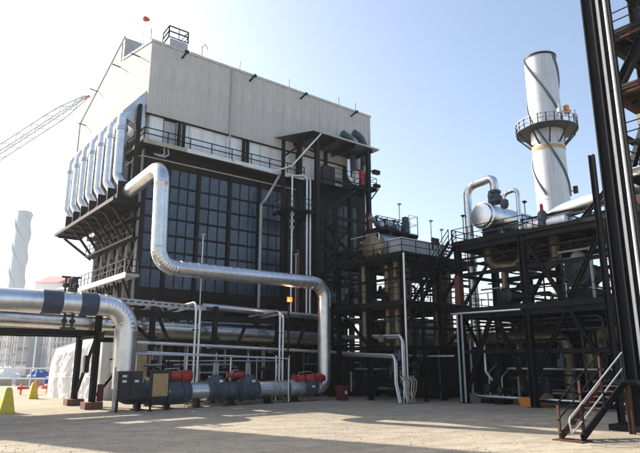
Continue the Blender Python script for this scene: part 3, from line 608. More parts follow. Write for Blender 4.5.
f.beam((31.4, 29.7, 9.0), (40.2, 29.7, 9.0), .22); f.beam((31.4, 29.7, 5.4), (40.2, 29.7, 5.4), .26); f.beam((31.4, 29.7, 9.1), (31.4, 37.2, 9.1), .2); f.col(33.5, 29.7, 0, 11, .2); f.col(37.9, 29.7, 0, 11, .2)
f.brace((33.6, 29.7, 7.5), (35.4, 29.7, 10.6), .14); f.brace((31.5, 29.7, 5.5), (33.4, 29.7, 7.0), .14); f.brace((38, 29.7, .4), (40, 29.7, 3.6), .16); f.rail((31.3, 33.4, 7.3), (40.2, 33.4, 7.3)); f.rail((31.3, 37.3, 11.0), (40.3, 37.3, 11.0)); f.rail((40.3, 29.6, 7.3), (40.3, 37.3, 7.3))
part('conduit', MB().tube([(31.15, 29.3, .1), (31.15, 29.3, 10.9)], .075, 8), 'conduit', f.t)
f.stair((34.05, 31.4, 7.3), (34.05, 27.3, 11.75), .9, side=(1,0,0))
t = thing('steam_drum', 'horizontal drum with tan domed end on the upper middle platform', 'drum', (32.4, 34, 11))
part('head', MB().lathe((32.9, 34.2, 12.25), (-1,0,0), [(0, 1.28), (.25, 1.22), (.5, 1.02), (.68, .7), (.76, .3), (.78, .04)], 28), 'tan_jacket', t)
part('shell', MB().tube([(32.9, 34.2, 12.25), (39.6, 34.2, 12.25)], 1.28, 28, ring=1.0), 'galvanised_dull', t)
for x in (34.2, 38.4): part('saddle', MB().box(x-.15, x+.15, 33.2, 35.2, 11.0, 11.4), 'dark_steel', t)
t = thing('white_enclosure', 'white rectangular equipment enclosure behind the platform railing', 'enclosure', (36.6, 32, 11))
part('body', MB().box(33.4, 38.8, 31.6, 33.0, 11.1, 12.7), 'grey_light', t)
for x in (34.4, 35.6, 36.8, 38.0): part('seam', MB().box(x-.02, x+.02, 31.57, 31.6, 11.1, 12.7), 'grey_light', t)
part('lid', MB().box(33.3, 38.9, 31.5, 33.1, 12.7, 12.78), 'white_paint', t)
f = Frame('valve_gallery', 'small railed gallery with valves above the drum', 'platform', (34.5, 34, 13.5))
f.deck(32.3, 37.4, 33.3, 35.2, 13.75); f.rail((32.3, 33.35, 13.75), (36.3, 33.35, 13.75)); f.rail((36.3, 33.35, 13.75), (37.4, 33.35, 13.75), (37.4, 35.1, 13.75), m='conduit', h=1.7, sp=.9)
for x, y in ((32.5, 33.4), (37.2, 33.4), (32.5, 35), (37.2, 35)): f.col(x, y, 11.05, 13.5, .14)
part('pipe_run', MB().tube([(32.6, 34.4, 14.9), (33.6, 34.3, 14.3), (36.2, 34.2, 14.4)], .22, 12, .3, ring=.5), 'galvanised_dull', f.t)
for k, x in enumerate((32.9, 33.5, 34.1, 35.0, 35.5, 36.3)):
    part('valve', MB().lathe((x, 33.9+.1*(k % 3), 13.85), (0,0,1), [(0,.1),(.2,.12),(.25,.24),(.5,.24),(.55,.1),(.9+.12*(k % 2),.1),(.95,.2),(1.05,.2)], 10).bar((x-.25, 33.9, 14.3), (x+.25, 33.9, 14.3), .14, .14), ('grey_paint', 'galvanised_dull', 'black_box')[k % 3], f.t)
part('panel', MB().box(36.0, 36.5, 33.5, 33.9, 13.8, 15.3), 'grey_paint', f.t)
lamp_pole(35.4, 33.6, 13.8, 16.3, 'tallest thin pole lamp over the valve gallery', 'conduit')
lamp_pole(38.2, 32.5, 13.0, 15.0, 'thin pole lamp right of the valve gallery', 'conduit')
lamp_pole(39.6, 32.5, 11.1, 14.4, 'lowest thin pole lamp above the access stair', 'conduit')
t = thing('gauge_box', 'small dark box on the platform railing corner', 'box', (35, 29.4, 12)); part('case', MB().box(34.6, 35.3, 29.25, 29.5, 12.0, 12.5), 'black_box', t); part('bracket', MB().box(34.8, 34.9, 29.5, 29.6, 11.6, 12.6), 'dark_steel', t)
# tan vertical tubes between the decks
tubes = [(32.3, 31.2), (33.0, 31.0), (33.7, 31.4), (32.5, 32.4), (33.6, 32.8), (36.6, 31.0), (37.3, 31.3), (38.0, 31.0), (38.8, 31.4), (39.4, 32.0), (32.0, 34.6), (33.0, 35.4)]
tl = ['leftmost front', 'second front', 'third front', 'left inner', 'middle inner', 'fourth front', 'fifth front', 'sixth front', 'seventh front', 'rightmost', 'left rear', 'second rear']
for k, (x, y) in enumerate(tubes):
    t = thing('vertical_tube', f'{tl[k]} tan vertical tube between the two decks of the middle platform', 'tube', (x, y, 3.9), 'tan tubes under the drum platform')
    part('jacket', MB().tube([(x, y, 3.9), (x, y, 10.6)], .27, 14, ring=1.2), 'tan_jacket', t)
    part('flange', MB().lathe((x, y, 7.0), (0,0,1), [(0,.36),(.12,.36)], 14), 'galvanised_dull', t)
t = thing('drain_pipe_bundle', 'bundle of pale bent pipes dropping to the ground at the platform corner', 'pipe', (31, 29.2, 0))
for k, (z, dx, dy) in enumerate(((4.75, 0, 0), (4.6, .3, .15), (3.35, -.7, .1), (3.2, -.45, .2))):
    part('pipe', MB().tube([(32.6+dx, 38.2+dy, z+.25), (30.6+dx, 29.2+dy, z), (30.6+dx, 29.2+dy, 1.4), (30.75+dx, 29.0+dy, .1)], .085, 10, .5), 'conduit', t)
for k in range(6):
    a = 30.2 + .25 * k; part('hose', MB().tube([(a, 29.1, 1.9), (a+.15, 28.85, 1.5), (a+.1, 28.9, .9), (a+.3*math.sin(k), 28.8, .4), (a+.1, 28.9, .02)], .045, 7, .15), ('conduit', 'grey_light', 'timber')[k % 3], t)

# ------------------------------------------------------------------ right structure
f = Frame('condenser_deck', 'large two level dark steel deck with silver drum on the right', 'platform', (34.8, 27, 0))
RX, RYs = (34.8, 39.4, 44.0), (27.1, 21.6, 15.6, 10.0)
for x in RX:
    for y in RYs: f.col(x, y, 0, 11.5, .42)
part('red_sleeve', MB().box(34.5, 34.95, 26.87, 27.33, 7.0, 9.2), 'dark_red', f.t)
for z in (11.7, 6.6):
    for x in RX: f.beam((x, 9.6, z-.36), (x, 27.3, z-.36), .55)
    for y in RYs: f.beam((34.8, y, z-.35), (44, y, z-.35), .5)
    f.deck(34.55, 44.2, 9.5, 27.5, z)
f.rail((36.5, 27.5, 11.7), (34.6, 27.45, 11.7), (34.6, 21.3, 11.7), (37.0, 21.25, 11.7)); f.rail((34.6, 27.4, 6.6), (34.6, 10, 6.6)); f.rail((34.7, 27.4, 6.6), (44, 27.4, 6.6)); f.rail((34.7, 27.45, 11.7), (44, 27.45, 11.7))
for a, b in (((34.8, 19.0, 6.8), (34.8, 21.3, 10.9)), ((34.8, 18.6, 6.8), (34.8, 16.0, 11.0)), ((34.8, 24.2, 6.3), (34.8, 21.9, .8)), ((34.8, 24.4, 6.3), (34.8, 26.8, 1.0)), ((34.8, 18.8, 6.3), (34.8, 16.0, 1.2)), ((34.8, 18.8, 6.3), (34.8, 21.3, 2.0)), ((36, 16, 12.2), (36, 18.6, 11.9)), ((36.2, 13, 12), (36.2, 15.5, 14.2)), ((36.2, 18, 12), (36.2, 15.6, 14.2))): f.brace(a, b, .24)
for yy in (27.1, 26.7): part('conduit', MB().tube([(34.3, yy, .1), (34.3, yy, 6.4)], .07, 8), 'grey_light', f.t)
part('edge_pipe', MB().tube([(34.3, 27.6, 6.35), (34.3, 21.8, 6.3)], .07, 8), 'conduit', f.t)
for z in (9.2, 3.6):
    f.beam((34.8, 10, z), (34.8, 27.1, z), .26); f.beam((39.4, 10, z), (39.4, 27.1, z), .26); f.beam((34.8, 21.6, z), (44, 21.6, z), .24); f.beam((34.8, 27.1, z), (44, 27.1, z), .24)
for y in (24.4, 18.6, 12.8):
    f.beam((34.8, y, 11.3), (44, y, 11.3), .3); f.beam((34.8, y, 6.2), (44, y, 6.2), .3); f.col(37.0, y, 6.6, 11.2, .16)
for x, z in ((35.3, 10.5), (36.8, 10.3), (38.2, 10.6), (35.4, 5.4), (36.6, 5.2), (38.0, 5.5)): part('cable_tray', MB().bar((x, 10, z), (x, 27.3, z), .45, .1), 'dark_steel', f.t)
for y, z in ((25.6, 10.0), (23.1, 10.2), (25.9, 5.7), (23.4, 5.0), (19.8, 5.6)): part('cable_tray', MB().bar((34.9, y, z), (44, y, z), .4, .1), 'dark_steel', f.t)
f.rail((39.4, 10, 6.6), (39.4, 27.2, 6.6)); f.rail((44.1, 10, 6.6), (44.1, 27.2, 6.6)); f.rail((44.1, 10, 11.7), (44.1, 27.2, 11.7))
for a, b in (((39.4, 27, 7), (39.4, 22, 11)), ((39.4, 16, 7), (39.4, 21.2, 11)), ((35.2, 27.1, 7), (39, 27.1, 11)), ((39.2, 27.1, .6), (35.2, 27.1, 6)), ((35.2, 21.6, 6.9), (39.2, 21.6, 11))): f.brace(a, b, .2)
t = thing('condenser_drum', 'silver horizontal drum on the right upper deck', 'drum', (37.4, 26.4, 11.7))
part('shell', MB().tube([(37.3, 26.3, 14.15), (43.2, 26.3, 14.15)], 1.0, 30, ring=.9), 'galvanised', t)
part('end_cover', MB().lathe((37.32, 26.3, 14.15), (-1,0,0), [(0, 1.1), (.16, 1.1), (.2, .98), (.34, .9), (.42, .5), (.44, .05)], 30), 'galvanised', t)
for x in (38.2, 41.6): part('saddle', MB().box(x-.25, x+.25, 25.6, 27.0, 11.7, 13.3), 'dark_steel', t)
t = thing('lagged_vessel', 'low pale lagged vessel lying right of the silver drum', 'vessel', (37, 22.5, 11.7))
part('shell', MB().tube([(37.6, 22.4, 12.5), (37.6, 19.6, 12.5)], .55, 20, ring=.8), 'galvanised_dull', t); part('end', MB().lathe((37.6, 19.62, 12.5), (0,-1,0), [(0,.55),(.2,.45),(.3,.2),(.32,.02)], 20), 'galvanised_dull', t)
part('base', MB().box(37.1, 38.1, 19.9, 22.2, 11.7, 12.1), 'dark_steel', t)
t = thing('overhead_pipe', 'silver arched pipe rising over the silver drum', 'pipe', (37.5, 27.8, 7))
part('jacket', MB().tube([(37.5, 27.9, 4.0), (37.5, 27.9, 16.9), (37.5, 25.3, 17.1), (37.5, 25.3, 16.0)], .33, 18, .85, ring=.7, arc=8), 'galvanised', t)
part('valve', MB().lathe((37.5, 25.3, 16.05), (0,0,-1), [(0,.36),(.1,.5),(.25,.5),(.3,.36),(.6,.55),(1.0,.55),(1.15,.36)], 16).lathe((37.2, 25.3, 15.5), (-1,0,0), [(0,.2),(.4,.2),(.42,.05)], 12), 'grey_paint', t)
t = thing('overhead_pipe', 'smaller silver arched pipe right of the drum valve', 'pipe', (37.5, 23.3, 12))
part('jacket', MB().tube([(37.5, 24.5, 14.8), (37.5, 24.5, 15.55), (37.5, 23.3, 15.7), (37.5, 23.3, 11.8)], .16, 12, .4, ring=.6), 'galvanised', t)
part('valve', MB().lathe((37.5, 24.5, 15.1), (0,0,-1), [(0,.2),(.1,.32),(.5,.32),(.7,.2)], 14), 'grey_paint', t)
t = thing('exhaust_duct', 'big silver duct with a conical end above the right deck beside the stack', 'duct', (38, 16, 12))
part('duct', MB().lathe((38, 21.4, 13.2), (0, -1, .12), [(0, .25), (.15, .3), (1.0, .5), (1.8, .56), (13, .56)], 24), 'galvanised', t)
for y in (18.2, 15, 12): part('support', MB().box(37.3, 37.9, y-.15, y+.15, 11.7, 12.9), 'dark_steel', t)
t = thing('safety_valve', 'blue grey safety valve with a red tip on the right deck', 'valve', (37.2, 21.2, 11.7))
part('body', MB().lathe((37.2, 21.3, 11.7), (0,0,1), [(0,.2),(.5,.2),(.55,.36),(.8,.36),(1.0,.32),(1.6,.32),(1.8,.18),(1.85,.1)], 16), 'grey_paint', t)
part('tip', MB().lathe((37.2, 21.3, 13.5), (0,0,1), [(0,.14),(.45,.12),(.55,.03)], 12), 'red_paint', t)
lamp_pole(36.5, 22.2, 11.7, 14.2, 'thin pole lamp left of the safety valve', 'grey_light'); lamp_pole(37.0, 28.1, 11.7, 14.4, 'thin pole lamp left of the arched pipe', 'grey_light')
t = thing('lagged_elbow', 'tan lagged elbow pipe hanging under the right upper deck', 'pipe', (36.6, 25, 9))
part('jacket', MB().tube([(36.6, 25.6, 11.3), (36.6, 25.5, 9.9), (36.6, 23.0, 9.6), (36.6, 22.4, 11.3)], .42, 18, .9, ring=.6, arc=8), 'tan_jacket', t)
t = thing('lagged_elbow', 'small tan lagged pipe under the deck left of the blower', 'pipe', (36.6, 21, 9)); part('jacket', MB().tube([(36.6, 20.3, 11.3), (36.6, 20.2, 9.6), (36.6, 21.2, 9.3)], .34, 16, .6, ring=.6), 'tan_jacket', t)
t = thing('blower', 'round grey blower with finned motor on the right lower deck', 'blower', (37.2, 19.2, 6.6))
part('casing', MB().lathe((36.7, 18.9, 8.7), (-1, 0, 0), [(-.7, .86), (-.6, .95), (0, .95), (.08, .88), (.12, .8)], 28), 'grey_paint', t)
cas = part('grille', MB().lathe((36.55, 18.9, 8.7), (-1, 0, 0), [(0, .72), (.05, .72), (.08, .66), (.1, .12), (.22, .1)], 24), 'black_box', t)
for k in range(2): part('ring', MB().tube([(36.44, 18.9 + (.35+.22*k)*math.cos(a*math.pi/10), 8.7 + (.35+.22*k)*math.sin(a*math.pi/10)) for a in range(21)], .02, 6), 'grey_paint', cas)
part('motor', MB().tube([(37.3, 18.9, 8.7), (39.0, 18.9, 8.7)], .68, 20, ring=.2, rr=.03), 'grey_paint', t)
part('inlet', MB().lathe((37.0, 18.9, 9.5), (0,0,1), [(0,.5),(.35,.45),(.6,.3),(.75,.28),(.8,.1)], 18), 'grey_light', t)
part('base', MB().box(36.4, 39.2, 18.2, 19.6, 6.65, 7.6), 'dark_steel', t)
t = thing('lift_frame', 'pale steel frame around the blower', 'frame', (36.4, 18, 6.6))
part('frame', MB().bar((36.3, 17.7, 6.6), (36.3, 17.7, 10.2), .14, .14).bar((36.3, 17.7, 10.1), (36.3, 15.8, 10.0), .14, .14).bar((36.3, 19.9, 10.1), (36.3, 17.7, 10.1), .12, .12), 'grey_light', t)
t = thing('pump', 'dark pump between the columns on the right lower deck', 'pump', (36.5, 24.5, 6.6))
part('body', MB().lathe((36.4, 24.4, 7.6), (1,0,0), [(0,.3),(.1,.6),(.6,.6),(.7,.4),(1.8,.45),(1.9,.2)], 18), 'black_box', t); part('base', MB().box(36.2, 38.4, 23.9, 24.9, 6.62, 7.1), 'dark_steel', t)
part('riser', MB().tube([(36.6, 24.4, 8.1), (36.6, 24.4, 9.3)], .2, 10), 'tan_jacket', t)
t = thing('ground_duct', 'tan lagged pipe running low under the right deck and turning down to the ground', 'pipe', (37.5, 20.4, 0))
part('jacket', MB().tube([(37.6, 29.5, 4.7), (37.5, 20.5, 4.5), (37.5, 20.5, .1)], .42, 18, .7, ring=.7, arc=8), 'tan_jacket', t)
t = thing('ground_duct', 'thick tan lagged elbow under the right deck beside the near column', 'pipe', (37.5, 17.6, 0))
part('jacket', MB().tube([(37.5, 13, 5.0), (37.5, 18.4, 4.7), (37.5, 18.9, 2.4), (39, 19.2, 2.0)], .6, 18, .9, ring=.6, arc=8), 'tan_jacket', t)
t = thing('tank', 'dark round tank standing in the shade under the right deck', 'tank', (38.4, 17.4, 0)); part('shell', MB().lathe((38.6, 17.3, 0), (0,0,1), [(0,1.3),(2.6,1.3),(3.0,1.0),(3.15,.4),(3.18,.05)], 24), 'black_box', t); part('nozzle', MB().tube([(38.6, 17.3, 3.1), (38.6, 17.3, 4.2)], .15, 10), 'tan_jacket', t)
for k, (x, y, h, lab) in enumerate(((36.2, 26.0, 1.5, 'grey pump set in the shade nearest the middle platform'), (36.0, 24.8, 1.2, 'second grey pump set in the shade under the right deck'), (36.4, 22.9, 2.4, 'tall grey cabinet in the shade behind the orange tub'))):
    t = thing('pump_set', lab, 'pump', (x, y, 0), 'machines in the shade')
    part('base', MB().box(x-.6, x+.6, y-.4, y+.4, 0, .3), 'dark_steel', t); part('motor', MB().lathe((x-.5, y, .3+h/2), (1,0,0), [(0,.15),(.05,h*.2),(.7,h*.2),(.8,.15),(1,.2)], 14), 'black_box', t); part('pipe', MB().tube([(x, y, .4), (x, y, h+.6), (x+1, y, h+1.2)], .06, 8, .3), 'galvanised_dull', t)
t = thing('pale_standpipe', 'tan vertical pipe standing in the shade under the middle platform', 'pipe', (36, 31, 0)); part('jacket', MB().tube([(36.2, 30.4, 0), (36.2, 30.4, 4.6)], .2, 12, ring=.8), 'tan_jacket', t); part('flange', MB().lathe((36.2, 30.4, 2.6), (0,0,1), [(0,.3),(.1,.3)], 12), 'tan_jacket', t)
t = thing('pale_standpipe', 'slim pipe bending into the shade right of the deck post', 'pipe', (35, 26, 0)); part('pipe', MB().tube([(35.3, 25.6, 5.2), (35.3, 25.6, 2.2), (35.6, 25.3, 1.6)], .09, 10, .3), 'conduit', t)
t = thing('orange_tub', 'orange tub on the ground under the right deck', 'tub', (36, 22.6, 0)); part('body', MB().add([(35.5,22.2,0),(36.5,22.2,0),(36.5,23.1,0),(35.5,23.1,0),(35.35,22.05,.55),(36.65,22.05,.55),(36.65,23.25,.55),(35.35,23.25,.55),(35.45,22.15,.55),(36.55,22.15,.55),(36.55,23.15,.55),(35.45,23.15,.55),(35.6,22.3,.1),(36.4,22.3,.1),(36.4,23.0,.1),(35.6,23.0,.1)], [(3,2,1,0),(0,1,5,4),(1,2,6,5),(2,3,7,6),(3,0,4,7),(4,5,9,8),(5,6,10,9),(6,7,11,10),(7,4,8,11),(8,9,13,12),(9,10,14,13),(10,11,15,14),(11,8,12,15),(12,13,14,15)]), 'orange', t)
part('post', MB().tube([(35.9, 23.4, 0), (35.9, 23.4, 1.9)], .1, 8), 'tan_jacket', t)
t = thing('sack', 'slumped brown sack beside the orange tub', 'sack', (36.2, 21.6, 0)); part('bag', MB().lathe((36.3, 21.6, 0), (0.06,0,1), [(0,.42),(.1,.5),(.35,.48),(.65,.38),(.85,.2),(.92,.22),(.98,.05)], 14), 'sack', t); part('tie', MB().lathe((36.35, 21.6, .85), (0,0,1), [(0,.21),(.04,.21)], 10), 'black_box', t)
for x0, x1, y0, y1, z1, lab in ((36.5, 40, 31.5, 36.8, 3.5, 'dark block added to deepen the shade under the middle platform'), (40.2, 44.5, 11, 26.5, 5.9, 'large dark block added to deepen the shade under the right deck'), (33, 40.5, 38.2, 41.5, 3.4, 'dark block added to deepen the shade behind the drain pipe bundle')):  # black blocks added so the space under the decks stays dark
    t = thing('shade_block', lab, 'enclosure', (x0, y0, 0)); part('body', MB().box(x0, x1, y0, y1, 0, z1), 'black_void', t); part('lid', MB().box(x0-.1, x1+.1, y0-.1, y1+.1, z1, z1+.12), 'dark_steel', t)
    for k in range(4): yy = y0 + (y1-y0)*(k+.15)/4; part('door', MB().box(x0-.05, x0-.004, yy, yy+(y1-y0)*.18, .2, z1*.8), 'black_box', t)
long_pipe('cross_pipe', 'brown lagged pipe running low behind the middle platform front', [(31.0, 31.8, 4.6), (40.5, 31.8, 4.4)], .3, 'tan_jacket')
long_pipe('cross_pipe', 'thin pale pipe low behind the middle platform front', [(31.0, 30.6, 3.4), (34.6, 30.6, 3.3), (34.6, 27.8, 3.3)], .08, 'conduit', 0, .2, 8)
# dark back wall added to block sky light, and background beyond
t = thing('dark_backdrop', 'low dark block added to keep sky light out behind the right deck', 'building', (46, 20, 0))
part('wall', MB().box(46.0, 60, 6, 41, 0, 5.2), 'dark_panel', t); part('roof', MB().box(45.8, 60.2, 5.8, 41.2, 5.2, 5.5), 'dark_steel', t)
part('wall', MB().box(41.3, 46, 38.5, 44, 0, 7.0), 'dark_panel', t)
for k, (x, y, w_, d_, h, lab, m) in enumerate(((62, 30, 8, 10, 9.5, 'pale equipment building glimpsed under the silver drum deck', 'far_white'), (66, 16, 8, 9, 10.5, 'white equipment building glimpsed below the stack', 'far_white'), (70, 48, 14, 8, 9, 'pale building glimpsed between the middle platform tubes', 'far_grey'))):
    t = thing('equipment_building', lab, 'building', (x, y, 0)); part('wall', MB().box(x, x+w_, y, y+d_, 0, h), m, t); part('roof', MB().box(x-.2, x+w_+.2, y-.2, y+d_+.2, h, h+.3), 'far_grey', t)
    for q in range(4): part('louvre', MB().box(x-.06, x-.01, y+1+q*2, y+2.4+q*2, h-3, h-1.6), 'dark_panel', t)
random.seed(21)
def pipework(lab, loc, n, xr, yr, zr, mats, rmax=.11):
    t = thing('service_pipework', lab, 'pipework', loc)
    for k in range(n):
        x = random.uniform(*xr); y = random.uniform(*yr); z = random.uniform(*zr); r_ = random.uniform(.035, rmax); pts = [(x, y, z)]; la_ = -1
        for q in range(random.randint(2, 4)):
            a_ = random.choice([q_ for q_ in (0, 1, 1, 2, 2) if q_ != la_]); la_ = a_; p = list(pts[-1]); lim = (xr, yr, zr)[a_]; p[a_] = random.uniform(*lim)
            if abs(p[a_] - pts[-1][a_]) > .6: pts.append(tuple(p))
        if len(pts) > 1: part('pipe', MB().tube(pts, r_, 8, r_*3.5), random.choice(mats), t)
    for k in range(n // 3):
        x = random.uniform(*xr); y = random.uniform(*yr); z = random.uniform(*zr); q = random.uniform(.12, .35)
        part('fitting', MB().box(x-q, x+q*.6, y-q*.8, y+q*.8, z-q, z+q).lathe((x, y, z+q), (0,0,1), [(-.02,q*.6),(q,q*.5),(q*1.4,q*.2)], 8), random.choice(('dark_steel', 'black_box', 'grey_paint')), t)
dk = ['dark_steel', 'black_box', 'grey_paint', 'dark_steel', 'black_box', 'galvanised_dull', 'dark_steel']
pipework('tangle of service pipes in the shade under the right deck', (36, 20, 0), 46, (35.3, 39.8), (15.5, 27), (.3, 6.0), dk)
pipework('service pipes threading between the two right decks', (36, 20, 7), 30, (35.5, 43), (16, 27), (6.9, 11.0), dk, .14)
pipework('tangle of service pipes under the middle platform', (34, 31, 0), 40, (31.8, 36.3), (30.1, 37), (.3, 6.7), dk)
pipework('service pipes between the decks of the middle platform', (34, 31, 7.4), 18, (31.8, 40), (30.3, 37), (7.5, 10.5), dk)
pipework('thin pipes clustered round the middle platform top', (34, 33, 11), 16, (32, 40), (33, 36.8), (11.2, 13.6), ['galvanised_dull', 'dark_steel', 'conduit'], .08)
pipework('pipes and fittings in the shade between stair tower and rack', (33, 40, 0), 34, (30.5, 37.5), (38.5, 42.3), (.3, 9), dk)
pipework('small pipes and fittings behind the valve line', (20, 37, 0), 26, (14, 28), (37, 38.2), (.2, 3.4), ['dark_steel', 'grey_paint', 'galvanised_dull', 'conduit'], .07)
pipework('pipes and ducts under the boiler house front', (22, 43, 0), 34, (17, 33), (42, 44), (.4, 7.6), ['dark_steel', 'black_box', 'galvanised_dull', 'grey_light'], .13)
pipework('service pipes on the right upper deck around the drum', (38, 22, 11.7), 14, (37, 42), (16, 27), (11.8, 13.4), ['galvanised_dull', 'grey_paint', 'dark_steel'], .1)
# stack
sx, sy = 71.5, 39.1
t = thing('exhaust_stack', 'tall white exhaust stack with spiral strakes and a ring platform', 'chimney', (sx, sy, 0))
part('shell', MB().lathe((sx, sy, 0), (0,0,1), [(0,2.3)] + [(z, 2.2) for z in (6, 12, 18)] + [(24, 2.16), (24.0, 2.19), (24.2, 2.19), (24.2, 2.16), (28, 2.16), (28, 2.18), (28.15, 2.18), (28.15, 2.16), (33, 2.16), (38.4, 2.16), (38.4, 2.18), (38.55, 2.18), (38.55, 2.15), (42.0, 2.15), (42.0, 2.18), (42.15, 2.18), (42.15, 2.15), (45.5, 2.15), (45.5, 1.95), (43, 1.95)], 40), 'stack_white', t)
part('rim', MB().lathe((sx, sy, 45.3), (0,0,1), [(0,2.16),(0,2.24),(.32,2.24),(.32,1.94)], 40), 'dark_steel', t)
part('rust_band', MB().lathe((sx, sy, 31.2), (0,0,1), [(0,2.17),(.0,2.22),(.5,2.22),(.5,2.17)], 40), 'timber', t)
for j in range(3):
    pts = []
    for k in range(41):
        a = -1.75 + j * 2.094 + k / 40 * 5.0; z = 45.2 - k / 40 * 20.5; pts.append((sx + 2.22*math.cos(a), sy + 2.22*math.sin(a), z))
    part('strake', MB().tube(pts, .17, 6), 'grey_paint', t)
part('ring_deck', MB().lathe((sx, sy, 34.1), (0,0,1), [(0,2.2),(0,4.1),(.16,4.1),(.16,2.2)], 32), 'dark_steel', t)
rp = [(sx + 4.05*math.cos(a*math.pi/12), sy + 4.05*math.sin(a*math.pi/12), 34.26) for a in range(25)]
part('railing', rail_mb(rp, 1.3, 1.1, .05), 'grey_light', t)
for a in range(10):
    an = a * math.pi / 5; part('bracket', MB().bar((sx+4.1*math.cos(an), sy+4.1*math.sin(an), 34.05), (sx+2.2*math.cos(an), sy+2.2*math.sin(an), 32.0), .16, .2), 'dark_steel', t)
for an, rr_ in ((-.5, 3.9), (-2.2, 4.2), (-1.3, 3.9)): part('instrument', MB().bar((sx+rr_*math.cos(an), sy+rr_*math.sin(an), 34.4), (sx+rr_*math.cos(an), sy+rr_*math.sin(an), 36.6), .12, .12).box(sx+rr_*math.cos(an)-.3, sx+rr_*math.cos(an)+.3, sy+rr_*math.sin(an)-.2, sy+rr_*math.sin(an)+.2, 35.3, 35.9), 'grey_light', t)
part('beacon', MB().box(sx+1.2, sx+1.8, sy-2.7, sy-2.1, 36.6, 37.8).box(sx+1.0, sx+2.2, sy-2.75, sy-2.3, 37.0, 37.2), 'orange', t)
part('side_lamp', MB().bar((sx+1.4, sy-1.9, 25.4), (sx+1.6, sy-2.4, 25.4), .1, .1).box(sx+1.4, sx+1.8, sy-2.7, sy-2.2, 25.0, 26.0), 'dark_steel', t)

# ------------------------------------------------------------------ near tower at the right edge
f = Frame('access_tower', 'near dark steel tower with white conduits at the right picture edge', 'tower', (27.4, 12, 0))
part('column', MB().hbeam((27.25, 11.95, 0), (27.25, 11.95, 27), .55), 'dark_steel', f.t)
part('cable_tray', MB().box(27.3, 27.45, 10.95, 11.66, 0, 27), 'dark_steel', f.t)
for y, r in ((11.5, .075), (11.13, .075)): part('conduit', MB().tube([(27.18, y, .2), (27.18, y, 27)], r, 10), 'white_paint', f.t)
part('channel', MB().box(27.1, 27.3, 10.9, 10.98, 0, 27), 'dark_steel', f.t)
for z in range(2, 27, 2): part('clamp', MB().box(27.22, 27.3, 11.0, 11.62, z, z+.06), 'dark_steel', f.t)
for x, y in ((33, 11.9), (33, 5.5), (27.4, 5.5)): f.col(x, y, 0, 27, .5)
f.col(29, 13.5, 0, 13.6, .26)
for z in (16.2, 19.2, 23.5):
    f.beam((27.4, 11.75, z), (33, 11.75, z), .5, 'rust_steel' if z == 16.2 else None); f.beam((27.4, 5.5, z), (33, 5.5, z), .5); f.beam((28.3, 11.6, z), (28.3, 5.6, z), .42, 'rust_steel' if z < 20 else None); f.beam((33, 11.6, z), (33, 5.6, z), .42)
    f.deck(28.2, 33, 5.6, 11.6, z + .3, 'rust_steel' if z == 16.2 else None)
f.rail((28.25, 11.5, 19.5), (28.25, 5.7, 19.5)); f.rail((28.25, 11.5, 12.1), (33, 11.5, 12.1)); f.rail((28.25, 11.5, 13.4), (28.25, 5.7, 13.4))
for a, b, s in (((28.4, 11.6, 16.3), (28.4, 7.0, 23.3), .42), ((30.5, 11.7, 16.3), (30.5, 8.0, 19.2), .3), ((28.4, 10.9, 19.3), (28.4, 8.2, 16.4), .35), ((28.6, 11.5, 12.0), (30.6, 11.0, 15.9), .28), ((29.4, 11.5, 8), (31.4, 11.5, 12), .2)): f.brace(a, b, s)
f.beam((28.6, 12.0, 12.0), (28.6, 5.5, 12.0), .4, 'white_paint'); f.deck(28.7, 33, 5.6, 12, 11.9)
f.beam((28.4, 11.8, 14.1), (33, 11.8, 14.0), .3, 'rust_steel'); f.beam((28.4, 11.75, 6.6), (33, 11.75, 6.6), .4)
for x, y, z in ((28.9, 11.0, 15.0), (30.4, 11.3, 14.3), (29.0, 10.9, 14.0)):
    b = part('junction_box', MB().box(x, x+.5, y-.3, y, z-.55, z), 'olive_box', f.t)
    part('cable', MB().tube([(x+.2, y-.15, z-.55), (x+.2, y-.15, z-1.2)], .03, 6).tube([(x+.35, y-.15, z-.55), (x+.35, y-.15, z-1.3)], .03, 6), 'black_box', b)
f.stair((29.4, 9.0, 6.7), (29.4, 11.7, 11.0), 1.3, side=(1,0,0), m='rust_steel', rails=False)
part('wall_sheet', MB().box(27.55, 27.7, 6.5, 11.9, .02, 6.3), 'black_void', f.t)
part('landing', MB().box(25.6, 28.4, 11.0, 13.0, 2.0, 2.15), 'dark_steel', f.t)
part('landing_leg', MB().hbeam((25.75, 11.6, 0), (25.75, 11.6, 2.0), .2), 'rust_steel', f.t)
part('plinth', MB().box(26.4, 29, 9.0, 12.9, 0, .25), 'dark_steel', f.t)
